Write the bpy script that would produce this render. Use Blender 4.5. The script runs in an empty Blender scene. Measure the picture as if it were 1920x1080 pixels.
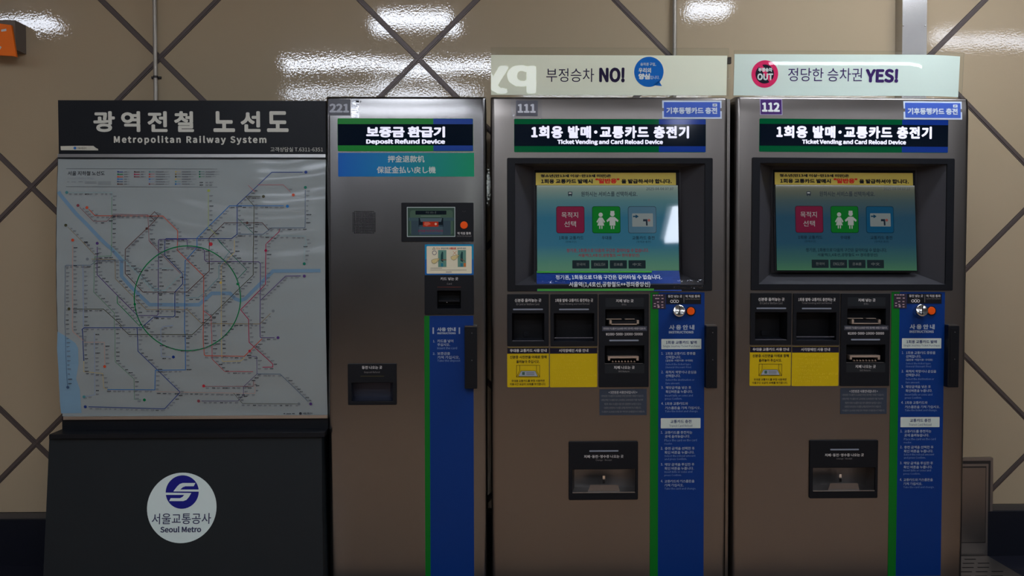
import bpy, math, random
from mathutils import Vector, Matrix
random.seed(7)
S = bpy.context.scene
COL = S.collection

# ------------------------------------------------------------------ camera
F = 1700.0                                   # focal length in pixels of a 1920 wide frame
CAM = (0.0, -3.4, 1.2834)
YAW, PITCH, ROLL = 0.02323, 0.02803, -0.00206
fw = Vector((math.sin(YAW)*math.cos(PITCH), math.cos(YAW)*math.cos(PITCH), -math.sin(PITCH)))
r0 = Vector((math.cos(YAW), -math.sin(YAW), 0)); u0 = r0.cross(fw)
rt = r0*math.cos(ROLL) + u0*math.sin(ROLL); up = -r0*math.sin(ROLL) + u0*math.cos(ROLL)
cd = bpy.data.cameras.new('camera'); cam = bpy.data.objects.new('camera', cd); COL.objects.link(cam)
cd.sensor_width = 36; cd.lens = 36*F/1920
cam.matrix_world = Matrix(((rt.x, up.x, -fw.x, CAM[0]), (rt.y, up.y, -fw.y, CAM[1]), (rt.z, up.z, -fw.z, CAM[2]), (0, 0, 0, 1)))
S.camera = cam

# ------------------------------------------------------------------ world, exposure
EV = 0.0
S.view_settings.view_transform = 'Standard'; S.view_settings.look = 'None'
S.view_settings.gamma = 1; S.view_settings.use_curve_mapping = False
S.view_settings.exposure = EV
W = bpy.data.worlds.new('world'); S.world = W; W.use_nodes = True
W.node_tree.nodes['Background'].inputs[0].default_value = (0.62, 0.66, 0.74, 1)
W.node_tree.nodes['Background'].inputs[1].default_value = 0.13
TUBE = 12.6                                  # radiance of the fluorescent diffusers
# (x centre, y, length, strength) of every fluorescent fitting on the ceiling, some added for brightness, 2.95 m up
CEIL = 2.95
LAMPS = [(-0.83, -3.10, 1.7, 2.0), (-0.50, -1.77, 0.5, 1.8), (3.65, -2.2, 0.8, 0.8), (-3.15, -1.8, 0.5, 1.4), (1.40, -1.44, 0.25, 1.4), (-0.70, -4.14, 0.6, 1.2), (-5.6, -2.6, 1.6, 2.0),  # last one added outside the view to brighten the left wall
         (1.8, -0.55, 1.2, 2.8), (-1.1, -4.6, 1.8, 1.4), (1.2, -4.6, 1.8, 1.4), (3.5, -4.6, 1.8, 1.4),  # last three are an added row for general brightness
         (-3.6, -9.4, 2.4, 1.2), (6.9, -13.0, 3.8, 1.4), (2.10, -6.55, 1.7, 1.5, -82)]

# ------------------------------------------------------------------ helpers
def lin(c):
    c = c/255.0
    return c/12.92 if c <= 0.04045 else ((c+0.055)/1.055)**2.4
def srgb(r, g, b): return (lin(r), lin(g), lin(b), 1)

def px(x, y, Y=0.0):
    """the place point seen at photo pixel (x, y), on the upright plane at depth Y"""
    d = rt*((x-960)/F) - up*((y-540)/F) + fw
    t = (Y - CAM[1])/d.y
    return CAM[0]+d.x*t, CAM[2]+d.z*t

MATS = {}
def mat(name, col=(200, 200, 200), rough=0.5, metal=0.0, emit=None, es=1.0, coat=0.0, alpha=1.0, trans=0.0, spec=0.22, bump=None, ior=1.45):
    if name in MATS: return MATS[name]
    m = bpy.data.materials.new(name); m.use_nodes = True; MATS[name] = m
    b = m.node_tree.nodes['Principled BSDF']
    b.inputs['Base Color'].default_value = srgb(*col)
    b.inputs['Roughness'].default_value = rough; b.inputs['Metallic'].default_value = metal
    b.inputs['Coat Weight'].default_value = coat; b.inputs['Coat Roughness'].default_value = 0.08
    b.inputs['Alpha'].default_value = alpha; b.inputs['Transmission Weight'].default_value = trans
    b.inputs['Specular IOR Level'].default_value = spec; b.inputs['IOR'].default_value = ior
    if emit is not None:
        b.inputs['Emission Color'].default_value = srgb(*emit); b.inputs['Emission Strength'].default_value = es
    if bump:
        sc, st, di = bump
        nt = m.node_tree; tc = nt.nodes.new('ShaderNodeTexCoord'); n = nt.nodes.new('ShaderNodeTexNoise'); bp = nt.nodes.new('ShaderNodeBump')
        n.inputs['Scale'].default_value = sc; bp.inputs['Strength'].default_value = st; bp.inputs['Distance'].default_value = di
        nt.links.new(tc.outputs['Object'], n.inputs['Vector']); nt.links.new(n.outputs['Fac'], bp.inputs['Height']); nt.links.new(bp.outputs['Normal'], b.inputs['Normal'])
    return m
def ramp_mat(name, axis, lo, hi, stops, rough=0.25, emit=0.0, base=1.0, coat=0.0, dark_base=False):
    """a printed or displayed gradient along one object axis"""
    if name in MATS: return MATS[name]
    m = mat(name, rough=rough, coat=coat); nt = m.node_tree; b = nt.nodes['Principled BSDF']
    tc = nt.nodes.new('ShaderNodeTexCoord'); sp = nt.nodes.new('ShaderNodeSeparateXYZ'); mr = nt.nodes.new('ShaderNodeMapRange'); cr = nt.nodes.new('ShaderNodeValToRGB')
    nt.links.new(tc.outputs['Object'], sp.inputs[0]); nt.links.new(sp.outputs[axis], mr.inputs['Value'])
    mr.inputs['From Min'].default_value = lo; mr.inputs['From Max'].default_value = hi
    nt.links.new(mr.outputs['Result'], cr.inputs['Fac'])
    e = cr.color_ramp.elements
    while len(e) < len(stops): e.new(0.5)
    for i, (p, c) in enumerate(stops): e[i].position = p; e[i].color = srgb(*c)
    if dark_base: b.inputs['Base Color'].default_value = (0.01, 0.01, 0.012, 1)
    else: nt.links.new(cr.outputs['Color'], b.inputs['Base Color'])
    if emit: nt.links.new(cr.outputs['Color'], b.inputs['Emission Color']); b.inputs['Emission Strength'].default_value = emit
    return m
def steel_mat(name, col, rough, streak=(3, 3, 260), grain=0.0, vmix=0.05, dents=0.0):
    m = mat(name, col, rough, 1.0); nt = m.node_tree; b = nt.nodes['Principled BSDF']
    tc = nt.nodes.new('ShaderNodeTexCoord'); mp = nt.nodes.new('ShaderNodeMapping'); mp.inputs['Scale'].default_value = streak
    n = nt.nodes.new('ShaderNodeTexNoise'); n.inputs['Scale'].default_value = 1; n.inputs['Detail'].default_value = 3
    nt.links.new(tc.outputs['Object'], mp.inputs[0]); nt.links.new(mp.outputs[0], n.inputs['Vector'])
    n2 = nt.nodes.new('ShaderNodeTexNoise'); n2.inputs['Scale'].default_value = 3.5; n2.inputs['Detail'].default_value = 1
    nt.links.new(tc.outputs['Object'], n2.inputs['Vector'])
    ad = nt.nodes.new('ShaderNodeMath'); ad.operation = 'MULTIPLY_ADD'
    nt.links.new(n2.outputs['Fac'], ad.inputs[0]); ad.inputs[1].default_value = vmix; ad.inputs[2].default_value = rough - vmix/2
    nt.links.new(ad.outputs[0], b.inputs['Roughness'])
    bp = nt.nodes.new('ShaderNodeBump'); bp.inputs['Strength'].default_value = grain*10; bp.inputs['Distance'].default_value = 0.0004
    nt.links.new(n.outputs['Fac'], bp.inputs['Height']); 
    if dents:
        n3 = nt.nodes.new('ShaderNodeTexNoise'); n3.inputs['Scale'].default_value = 2.4; n3.inputs['Detail'].default_value = 1
        nt.links.new(tc.outputs['Object'], n3.inputs['Vector'])
        b3 = nt.nodes.new('ShaderNodeBump'); b3.inputs['Strength'].default_value = 1.0; b3.inputs['Distance'].default_value = dents
        nt.links.new(n3.outputs['Fac'], b3.inputs['Height']); nt.links.new(b3.outputs['Normal'], bp.inputs['Normal'])
    if grain: nt.links.new(bp.outputs['Normal'], b.inputs['Normal'])
    b.inputs['Anisotropic'].default_value = 0.0
    return m

import os
try:                                         # Blender's own bundled sans serif for Korean, Chinese and Japanese; else its default
    FONT = bpy.data.fonts.load(os.path.join(bpy.utils.system_resource('DATAFILES'), 'fonts', 'Noto Sans CJK Regular.woff2'))
except Exception:
    FONT = None
_tcache = {}; _font_object = {}
def text_mesh(s, bold=0.0, space=1.0, res=2):
    if bold:                                 # heavier strokes: the same outline laid over itself with small shifts
        vs, fs, bb = text_mesh(s, 0.0, space, res); V, Fc = [], []
        n = 3 if bold < 0.016 else 8; bold *= 0.62
        for i in range(n):
            a = 2*math.pi*(i+0.25)/n; b = len(V)
            V += [(v[0]+bold*math.cos(a), v[1]+bold*math.sin(a), i+1) for v in vs]; Fc += [tuple(q+b for q in f) for f in fs]
        if n == 8: b = len(V); V += vs; Fc += [tuple(q+b for q in f) for f in fs]
        return V, Fc, (bb[0]-bold, bb[1]+bold, bb[2]-bold, bb[3]+bold)
    k = (s, bold, space, res)
    if k in _tcache: return _tcache[k]
    if 'o' not in _font_object:
        c = bpy.data.curves.new('lettering', 'FONT'); _font_object['o'] = bpy.data.objects.new('lettering', c)
        if FONT: c.font = FONT
    o = _font_object['o']; c = o.data; c.body = s; c.resolution_u = res; c.space_character = space; me = o.to_mesh()
    vs = [tuple(v.co) for v in me.vertices]; fs = [tuple(p.vertices) for p in me.polygons]
    o.to_mesh_clear()
    xs = [v[0] for v in vs]; ys = [v[1] for v in vs]
    r = (vs, fs, (min(xs), max(xs), min(ys), max(ys))); _tcache[k] = r
    return r

class PB:
    """collects the shapes of ONE part; rectangles and outlines are given in photo pixels, ox = x of the owner's base"""
    def __init__(s, ox=0.0, plane=None):
        s.v, s.f, s.m, s.mats, s.ox, s.yf, s.sm, s.plane = [], [], [], [], ox, None, [], plane
    def P(s, x, y, Y):
        if s.plane: a, b = s.plane(x, y)
        else: a, b = px(x, y, Y)
        return a - s.ox, b
    def R(s, x0, y0, x1, y1, Y):
        xm, ym = (x0+x1)/2, (y0+y1)/2
        return s.P(x0, ym, Y)[0], s.P(x1, ym, Y)[0], s.P(xm, y1, Y)[1], s.P(xm, y0, Y)[1]   # X0 X1 Z0 Z1
    def add(s, vs, fs, m, smooth=False):
        if m not in s.mats: s.mats.append(m)
        k = s.mats.index(m); b = len(s.v)
        s.v += [tuple(v) for v in vs]
        for f in fs: s.f.append(tuple(i+b for i in f)); s.m.append(k); s.sm.append(smooth)
    def box(s, X0, X1, Y0, Y1, Z0, Z1, m):
        vs = [(x, y, z) for x in (X0, X1) for y in (Y0, Y1) for z in (Z0, Z1)]
        s.add(vs, [(0, 1, 3, 2), (4, 6, 7, 5), (0, 4, 5, 1), (2, 3, 7, 6), (0, 2, 6, 4), (1, 5, 7, 3)], m)
    def bx(s, x0, y0, x1, y1, Y0, Y1, m):
        X0, X1, Z0, Z1 = s.R(x0, y0, x1, y1, Y0); s.box(X0, X1, Y0, Y1, Z0, Z1, m)
    def rloop(s, X0, X1, Z0, Z1, r, n=5, cor=(1, 1, 1, 1)):
        pts = []
        for q, (cx, cz, a0) in enumerate(((X1-r, Z1-r, 0), (X0+r, Z1-r, 90), (X0+r, Z0+r, 180), (X1-r, Z0+r, 270))):
            if not cor[q]: pts.append(((X1, Z1), (X0, Z1), (X0, Z0), (X1, Z0))[q]); continue
            for i in range(n+1):
                a = math.radians(a0 + 90*i/n); pts.append((cx+r*math.cos(a), cz+r*math.sin(a)))
        return pts
    def shape(s, loops, Y0, th, m, bevel=0.0):
        """a plate with outline loops[0] and holes loops[1:], front at Y0, th thick"""
        c = bpy.data.curves.new('outline', 'CURVE'); c.dimensions = '2D'; c.fill_mode = 'BOTH' if th > 0 else 'FRONT'
        c.extrude = max(0, th/2 - bevel); c.bevel_depth = bevel; c.bevel_resolution = 2; c.offset = -bevel
        for lp in loops:
            sp = c.splines.new('POLY'); sp.points.add(len(lp)-1); sp.use_cyclic_u = True
            for i, (x, z) in enumerate(lp): sp.points[i].co = (x, z, 0, 1)
        o = bpy.data.objects.new('outline', c); me = o.to_mesh()
        yc = Y0 + th/2
        s.add([(v.co.x, yc - v.co.z, v.co.y) for v in me.vertices], [tuple(p.vertices) for p in me.polygons], m)
        o.to_mesh_clear(); bpy.data.objects.remove(o); bpy.data.curves.remove(c)
    def rr(s, x0, y0, x1, y1, Y, th, m, r=0.002, bevel=0.0, holes=(), cor=(1, 1, 1, 1), hr=0.0015):
        X0, X1, Z0, Z1 = s.R(x0, y0, x1, y1, Y)
        lp = [s.rloop(X0, X1, Z0, Z1, r, cor=cor)]
        for h in holes:
            a, b, c, d = s.R(*h, Y); lp.append(list(reversed(s.rloop(a, b, c, d, hr, 3))))
        s.shape(lp, Y, th, m, bevel)
    def poly(s, pts, Y, m, th=0.0):
        s.shape([[s.P(x, y, Y) for x, y in pts]], Y, th, m)
    def disc(s, cx, cy, r, Y, m, th=0.0, r2=0.0, n=32, bevel=0.0):
        X, Z = s.P(cx, cy, Y); k = abs(s.P(cx+r, cy, Y)[0]-X); k2 = k*r2/r
        lp = [[(X+k*math.cos(2*math.pi*i/n), Z+k*math.sin(2*math.pi*i/n)) for i in range(n)]]
        if r2: lp.append([(X+k2*math.cos(-2*math.pi*i/n), Z+k2*math.sin(-2*math.pi*i/n)) for i in range(n)])
        s.shape(lp, Y, th, m, bevel)
    def line(s, pts, w, Y, m, closed=False):
        """a printed stroke w pixels wide"""
        P = [Vector(s.P(x, y, Y)) for x, y in pts]; hw = w*0.001/2*2.0
        n = len(P); vs = []
        for i in range(n):
            a = P[i]-P[i-1] if (i > 0 or closed) else P[1]-P[0]
            b = P[(i+1) % n]-P[i] if (i < n-1 or closed) else a
            if a.length < 1e-7: a = b
            if b.length < 1e-7: b = a
            a = a.normalized(); b = b.normalized(); t = a+b
            t = t.normalized() if t.length > 1e-3 else a
            nn = Vector((-t.y, t.x)); k = hw/max(0.5, nn.dot(Vector((-a.y, a.x))))
            vs += [(P[i].x+nn.x*k, Y, P[i].y+nn.y*k), (P[i].x-nn.x*k, Y, P[i].y-nn.y*k)]
        fs = [(2*i, 2*i+1, 2*((i+1) % n)+1, 2*((i+1) % n)) for i in range(n if closed else n-1)]
        s.add(vs, fs, m)
    def text(s, t, x0, y0, x1, y1, Y, m, bold=0.0, space=1.0, res=2):
        vs, fs, (a, b, c, d) = text_mesh(t.replace('·', '\uff65') if FONT else t, bold, space, res)   # the narrow middle dot
        X0, X1, Z0, Z1 = s.R(x0, y0, x1, y1, Y)
        s.add([(X0+(v[0]-a)/(b-a)*(X1-X0), Y-v[2]*0.00003, Z0+(v[1]-c)/(d-c)*(Z1-Z0)) for v in vs], fs, m)
    def cavity(s, x0, y0, x1, y1, Ya, Yb, m, inner=None, floor=None):
        """a recess that opens at Ya and ends at Yb; inner = pixel rectangle of its back"""
        X0, X1, Z0, Z1 = s.R(x0, y0, x1, y1, Ya)
        x, X, z, Z = s.R(*inner, Yb) if inner else (X0, X1, Z0, Z1)
        vs = [(X0, Ya, Z0), (X1, Ya, Z0), (X1, Ya, Z1), (X0, Ya, Z1), (x, Yb, z), (X, Yb, z), (X, Yb, Z), (x, Yb, Z)]
        s.add(vs, [(4, 5, 6, 7), (3, 7, 6, 2), (0, 3, 7, 4), (1, 5, 6, 2)], m); s.add(vs, [(0, 4, 5, 1)], floor or m)
    def build(s, name, parent=None, label=None, loc=None):
        me = bpy.data.meshes.new(name); vs = s.v
        if s.yf: vs = [(x, y+s.yf(x, z), z) for x, y, z in vs]
        me.from_pydata(vs, [], s.f)
        for m in s.mats: me.materials.append(m)
        me.polygons.foreach_set('material_index', s.m); me.polygons.foreach_set('use_smooth', s.sm); me.update()
        o = bpy.data.objects.new(name, me); COL.objects.link(o)
        if parent: o.parent = parent
        if label: o['label'] = label
        if loc: o.location = loc
        return o
def tag(o, label, cat, group=None):
    o['label'] = label; o['category'] = cat
    if group: o['group'] = group
    return o
def thing(name, loc, label, cat, group=None):
    o = bpy.data.objects.new(name, None); COL.objects.link(o); o.location = loc; o.empty_display_size = 0.1
    return tag(o, label, cat, group)
def struct(o): o['kind'] = 'structure'; return o

# ------------------------------------------------------------------ materials
steel = steel_mat('brushed_steel', (124, 118, 112), 0.29)
steel_d = steel_mat('brushed_steel_dented', (122, 120, 118), 0.24)
chrome = mat('polished_steel', (215, 212, 208), 0.16, 1.0)
steel_in = mat('tray_steel', (128, 124, 122), 0.38, 1.0)
brass = mat('slot_lip_metal', (190, 172, 155), 0.35, 0.8)
blk = mat('black_plastic', (13, 15, 20), 0.5)
blk2 = mat('black_plastic_inner', (12, 13, 17), 0.5)
dkgap = mat('dark_hole_shade', (8, 9, 13), 0.7)
greyw = mat('grey_lettering', (205, 200, 195), 0.5)
greyd = mat('dim_lettering', (125, 122, 120), 0.5)
slotm = mat('grey_slot_line', (128, 134, 145), 0.45)
blue = mat('blue_vinyl', (0, 46, 112), 0.45)
green = mat('green_vinyl', (0, 104, 26), 0.45)
yel = mat('yellow_label', (192, 164, 6), 0.45)
yel2 = mat('raised_yellow', (212, 184, 36), 0.4)
ink = mat('black_ink', (22, 20, 20), 0.5)
pale = mat('pale_box_print', (190, 200, 190), 0.5)
dblue = mat('dark_blue_ink', (20, 35, 90), 0.5)
orange = mat('orange_button_plastic', (232, 84, 10), 0.35)
white = mat('white_print', (225, 228, 225), 0.45)
cream = mat('cream_print', (215, 208, 180), 0.4)


def clear_mat(name, tint, rough, ior=1.5, bump=None):
    m = bpy.data.materials.new(name); m.use_nodes = True; MATS[name] = m; nt = m.node_tree; nt.nodes.clear()
    o = nt.nodes.new('ShaderNodeOutputMaterial'); mx = nt.nodes.new('ShaderNodeMixShader'); t = nt.nodes.new('ShaderNodeBsdfTransparent'); g = nt.nodes.new('ShaderNodeBsdfGlossy'); f = nt.nodes.new('ShaderNodeFresnel')
    t.inputs[0].default_value = tint+(1,); g.inputs['Roughness'].default_value = rough; f.inputs['IOR'].default_value = ior
    ge = nt.nodes.new('ShaderNodeNewGeometry'); ml = nt.nodes.new('ShaderNodeMath'); ml.operation = 'MULTIPLY_ADD'; ml.inputs[1].default_value = -1; ml.inputs[2].default_value = 1
    m2 = nt.nodes.new('ShaderNodeMath'); m2.operation = 'MULTIPLY'; nt.links.new(ge.outputs['Backfacing'], ml.inputs[0]); nt.links.new(ml.outputs[0], m2.inputs[0]); nt.links.new(f.outputs[0], m2.inputs[1])
    nt.links.new(m2.outputs[0], mx.inputs[0]); nt.links.new(t.outputs[0], mx.inputs[1]); nt.links.new(g.outputs[0], mx.inputs[2]); nt.links.new(mx.outputs[0], o.inputs[0])
    if bump:
        tc = nt.nodes.new('ShaderNodeTexCoord'); n = nt.nodes.new('ShaderNodeTexNoise'); bp = nt.nodes.new('ShaderNodeBump'); n.inputs['Scale'].default_value = bump[0]; bp.inputs['Strength'].default_value = 1; bp.inputs['Distance'].default_value = bump[1]
        nt.links.new(tc.outputs['Object'], n.inputs['Vector']); nt.links.new(n.outputs['Fac'], bp.inputs['Height']); nt.links.new(bp.outputs['Normal'], g.inputs['Normal']); nt.links.new(bp.outputs['Normal'], f.inputs['Normal'])
    return m
tape = clear_mat('clear_tape', (0.93, 0.94, 0.96), 0.08, 1.6, (60, 0.0005))
ZT = px(1143, 181)[1]                       # top of the machines, about 1.9 m
# ------------------------------------------------------------------ machine body
def body_mesh(x0, x1, ztop, holes, name, root, material, zlow=0.07, depth=0.41, r=0.017):
    """steel cabinet: front sheet with rolled upright edges, gently curved top, openings for the units"""
    X = [x0 + r*(1-math.cos(math.radians(a))) for a in (0, 15, 30, 45, 60, 75, 90)]
    X = sorted(set([round(v, 5) for v in X] + [round(x0+x1-v, 5) for v in X] + [round(h[i], 5) for h in holes for i in (0, 1)]))
    tc = 0.085
    Z = [zlow] + [ztop-tc+tc*i/8 for i in range(8)] + [ztop-0.008*(1-math.sin(math.radians(a))) for a in (0, 30, 60, 90)]
    Z = sorted(set([round(v, 5) for v in Z] + [round(h[i], 5) for h in holes for i in (2, 3)]))
    def yy(x, z):
        y = 0.0
        d = min(x-x0, x1-x)
        if d < r: y += r - math.sqrt(max(0, r*r-(r-d)**2))
        t = z-(ztop-tc)
        if t > 0: y += 0.45-math.sqrt(0.45**2-t*t)
        e = z-(ztop-0.008)
        if e > 0: y += 0.008-math.sqrt(max(0, 0.008**2-e*e))
        return y
    nx, nz = len(X), len(Z); vs = [(x, yy(x, z), z) for z in Z for x in X]; fs = []
    for j in range(nz-1):
        for i in range(nx-1):
            cx, cz = (X[i]+X[i+1])/2, (Z[j]+Z[j+1])/2
            if any(h[0] < cx < h[1] and h[2] < cz < h[3] for h in holes): continue
            a = j*nx+i; fs.append((a, a+1, a+1+nx, a+nx))
    p = PB(); p.add(vs, fs, material, True)
    yb = depth; yt = yy((x0+x1)/2, ztop)
    vs = [(X[i], yy(X[i], ztop), ztop) for i in range(nx)] + [(X[i], yb, ztop) for i in range(nx)]
    p.add(vs, [(i, i+1, nx+i+1, nx+i) for i in range(nx-1)], material)
    for xs, sgn in ((x0, 0), (x1, 1)):
        vs = [(xs, yy(xs, z), z) for z in Z] + [(xs, yb, z) for z in Z]
        p.add(vs, [((i, nz+i, nz+i+1, i+1) if sgn == 0 else (i, i+1, nz+i+1, nz+i)) for i in range(nz-1)], material)
    p.add([(x0, yb, zlow), (x1, yb, zlow), (x1, yb, ztop), (x0, yb, ztop)], [(1, 0, 3, 2)], material)
    p.add([(x0, r, zlow), (x1, r, zlow), (x1, yb, zlow), (x0, yb, zlow)], [(0, 3, 2, 1)], material)
    return p.build(name, root)
def plinth(x0, x1, root):
    p = PB(); p.box(x0+0.01, x1-0.01, 0.03, 0.40, 0.004, 0.07, blk); return p.build('plinth', root)

INST1 = [("1.", 1240, 660, 1243.5, 665), ("1회용 교통카드 종류를", 1248, 660, 1304, 665.5), ("선택합니다.", 1248, 667, 1277, 672.5), ("(일반용·어린이용·우대용)", 1248, 674, 1299, 678.5),
 ("2.", 1240, 695, 1244, 700), ("목적지 역명이나 운임을", 1248, 695, 1306, 700.5), ("선택합니다.", 1248, 702, 1276, 707.5),
 ("3.", 1240, 724, 1244, 729), ("해당금액을 넣은 후", 1248, 724, 1296, 729.5), ("확인버튼을 누릅니다.", 1248, 731.5, 1299, 737),
 ("4.", 1240, 754, 1244, 759), ("1회용 교통카드와", 1247, 754, 1290, 759.5), ("거스름돈을 가져 가십시오.", 1247, 762, 1314, 767.5),
 ("1.", 1239, 808, 1243, 813), ("교통카드를 충전하는", 1246.5, 808, 1298, 813.5), ("곳에 올려놓습니다.", 1246.5, 815.5, 1294, 821),
 ("2.", 1239, 838, 1243, 843), ("충전 금액을 선택한 후", 1246.5, 838, 1302.5, 843.5), ("확인 버튼을 누릅니다.", 1246, 845.5, 1302, 851),
 ("3.", 1239, 868, 1243, 873), ("해당 금액을 투입한 후", 1246, 868, 1302, 873.5), ("확인 버튼을 누릅니다.", 1246, 875.5, 1301, 881),
 ("4.", 1239, 899.5, 1243, 904.5), ("교통카드와 거스름돈을", 1246, 899.5, 1302, 905), ("가져 가십시오.", 1246, 907, 1282, 912.5)]
INST2 = [("Select the ticket type", 1248, 681, 1295, 685.5), ("(General·Discount·Free)", 1248, 686.5, 1296, 691), ("Select the destination or", 1248, 710, 1302, 714), ("fare amount.", 1248, 716.5, 1275, 720.5),
 ("Insert bills or coins and", 1247, 739.5, 1299, 743.5), ("press Confirm.", 1247, 745.5, 1279, 750.5), ("Take the ticket and change.", 1247, 769, 1309, 774),
 ("Place the card on the card", 1246, 823, 1306.5, 827.5), ("reader.", 1246, 830, 1261, 833.5), ("Select the reload amount", 1246, 852.5, 1304, 856.5), ("and press Confirm.", 1246, 858.5, 1288, 863.5),
 ("Insert bills or coins and", 1246, 882.5, 1298, 886.5), ("press Confirm.", 1246, 889, 1278, 893.5), ("Take the card and change.", 1246, 914, 1305, 919)]

def person_icon(p, cx, top, k, Y, m, woman):
    p.disc(cx, top+4*k, 4*k, Y, m, n=16)
    if woman:
        p.poly([(cx-3*k, top+9*k), (cx+3*k, top+9*k), (cx+8*k, top+17*k), (cx+6*k, top+19*k), (cx+3*k, top+14*k), (cx+6.5*k, top+24*k), (cx-6.5*k, top+24*k), (cx-3*k, top+14*k), (cx-6*k, top+19*k), (cx-8*k, top+17*k)], Y, m)
    else:
        p.poly([(cx-4*k, top+9*k), (cx+4*k, top+9*k), (cx+10.5*k, top+15*k), (cx+9*k, top+18*k), (cx+5*k, top+15*k), (cx+5*k, top+24*k), (cx-5*k, top+24*k), (cx-5*k, top+15*k), (cx-9*k, top+18*k), (cx-10.5*k, top+15*k)], Y, m)
        p.poly([(cx-3.4*k, top-1.5*k), (cx+3.4*k, top-1.5*k), (cx+3.4*k, top+1.5*k), (cx-3.4*k, top+1.5*k)], Y, m)
    for d in (-3, 1):
        p.poly([(cx+d*k, top+24.5*k), (cx+(d+2)*k, top+24.5*k), (cx+(d+2)*k, top+30*k), (cx+d*k, top+30*k)], Y, m)

def ticket_machine(number, first):
    OX = px(1143, 600)[0]
    root = thing('ticket_vending_machine', (OX, 0, 0),
        ("steel ticket vending machine number 111 with taped blue strip below its screen" if first else
         "steel ticket vending machine with purple number plate 112, rightmost of the row"), 'ticket machine', 'ticket vending and card reload machines')
    def N(): return PB(OX)
    q = N()
    x0, x1 = px(921, 600)[0]-OX, px(1363.5, 600)[0]-OX
    def hole(a, b, c, d): X0, X1, Z0, Z1 = q.R(a, b, c, d, 0); return (X0, X1, Z0, Z1)
    hl = [hole(960, 302, 1328, 541), hole(955, 584, 1025, 644), hole(1036, 584, 1117, 644), hole(1129, 577, 1211, 715), hole(1070, 876, 1194, 930)]
    body_mesh(x0, x1, ZT, hl, 'cabinet', root, steel); plinth(x0, x1, root)
    # filler strip beside the cabinet
    if first:
        p = N(); p.box(x1+0.003, x1+0.015, 0.03, 0.40, 0.0, ZT-0.003, steel); p.build('edge_strip', root)
    # number plate
    t = '' if first else '2'
    if first:
        pm = mat('clear_number_sticker', (96, 96, 102), 0.35); nm = mat('number_grey', (200, 202, 208), 0.4)
        p = N(); p.yf = topy; p.rr(967.5, 188, 1008.5, 217.5, -0.0012, 0.001, pm, 0.002); p.text("111", 970.5, 194.5, 1004.5, 211.5, -0.0018, nm, 0.03); p.build('number_plate', root, 'grey number plate reading 111')
        p = N(); p.yf = topy; p.rr(958, 183, 1016, 222, -0.0026, 0.0, tape, 0.001); p.build('clear_tape', root)
    else:
        pm = mat('purple_plate', (66, 34, 100), 0.35); bm = mat('plate_border', (170, 160, 190), 0.4)
        p = N(); p.yf = topy; p.rr(965, 185.5, 1007.5, 216, -0.0012, 0.001, bm, 0.001); p.rr(966.3, 186.8, 1006.2, 214.7, -0.0017, 0.0, pm, 0.001)
        p.text("112", 968.5, 192, 1002.5, 210, -0.0022, white, 0.03); p.build('number_plate', root, 'purple number plate reading 112')
    # blue card sticker
    s = 0 if first else -3.5
    sb = mat('sticker_blue', (62, 92, 178), 0.4); sw = mat('sticker_white', (196, 208, 220), 0.45)
    p = N(); p.yf = topy; p.rr(1242+s, 188, 1353.5+s, 222.5, -0.0012, 0.001, sw, 0.001); p.rr(1245+s, 191, 1350.8+s, 219.5, -0.0017, 0.0, sb, 0.002)
    p.text("기후동행카드 충전", 1249.5+s, 201, 1345+s, 213.5, -0.0022, sw, 0.025)
    p.rr(1336.5+s, 194, 1345+s, 199.5, -0.0021, 0.0, sw, 0.0008); p.line([(1338.5+s, 198.5), (1340+s, 195.5), (1341+s, 197.5), (1343+s, 195.5)], 0.8, -0.0024, ink); p.build('card_sticker', root)
    # lit title
    tg = mat('title_green', (0, 40, 20), 0.08, emit=(0, 62, 34), es=1.0); tb = mat('title_blue', (5, 20, 60), 0.08, emit=(16, 44, 120), es=0.8)
    tk = mat('title_black', (4, 8, 14), 0.08, emit=(3, 9, 20), es=1.0); tw = mat('title_letters', (150, 150, 160), 0.4, emit=(214, 214, 232), es=1.0)
    p = N(); p.rr(964, 223, 1323.5, 285.5, -0.002, 0.004, tg, 0.004, 0.0005); p.bx(1235.5, 223.6, 1323, 285, -0.0026, -0.002, tb); p.bx(964.4, 233, 1323.2, 274, -0.0034, -0.0022, tk)
    p.text("1회용 발매·교통카드 충전기", 996, 236, 1292, 259.5, -0.004, tw, 0.03, 1.05, 3); p.text("Ticket Vending and Card Reload Device", 1045, 261.5, 1243, 272.5, -0.004, tw, 0.035, 1, 3)
    p.build('title_sign', root, 'backlit title sign')
    # screen surround
    ym = 0.060
    p = N(); p.rr(951, 296, 1336, 545.8, -0.006, 0.008, blk, 0.005, 0.0015, holes=[(966, 307, 1321.5, 534)])
    p.cavity(966, 307, 1321.5, 534, 0.0, ym+0.026, mat('screen_recess', (58, 57, 60), 0.5), inner=(1001, 313, 1276, 513)); p.build('screen_surround', root)
    # screen
    zc = px(1140, 425, ym)[1]
    def tilt(x, z): return (z-zc)*0.09
    Z0, Z1 = px(1140, 508, ym)[1], px(1140, 347, ym)[1]
    if first: st = [(0, (104, 158, 126)), (0.10, (92, 150, 130)), (0.30, (52, 122, 150)), (0.62, (46, 118, 146)), (0.82, (92, 140, 146)), (1, (150, 166, 150))]
    else: st = [(0, (76, 132, 96)), (0.12, (58, 110, 100)), (0.32, (30, 84, 108)), (0.62, (30, 80, 104)), (0.82, (74, 96, 98)), (1, (116, 116, 90))]
    sm = ramp_mat('screen_glow_'+number, 'Z', Z0, Z1, st, 0.03, 0.42, dark_base=True); sm.node_tree.nodes['Principled BSDF'].inputs['Specular IOR Level'].default_value = 0.7
    p = N(); p.yf = tilt
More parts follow.
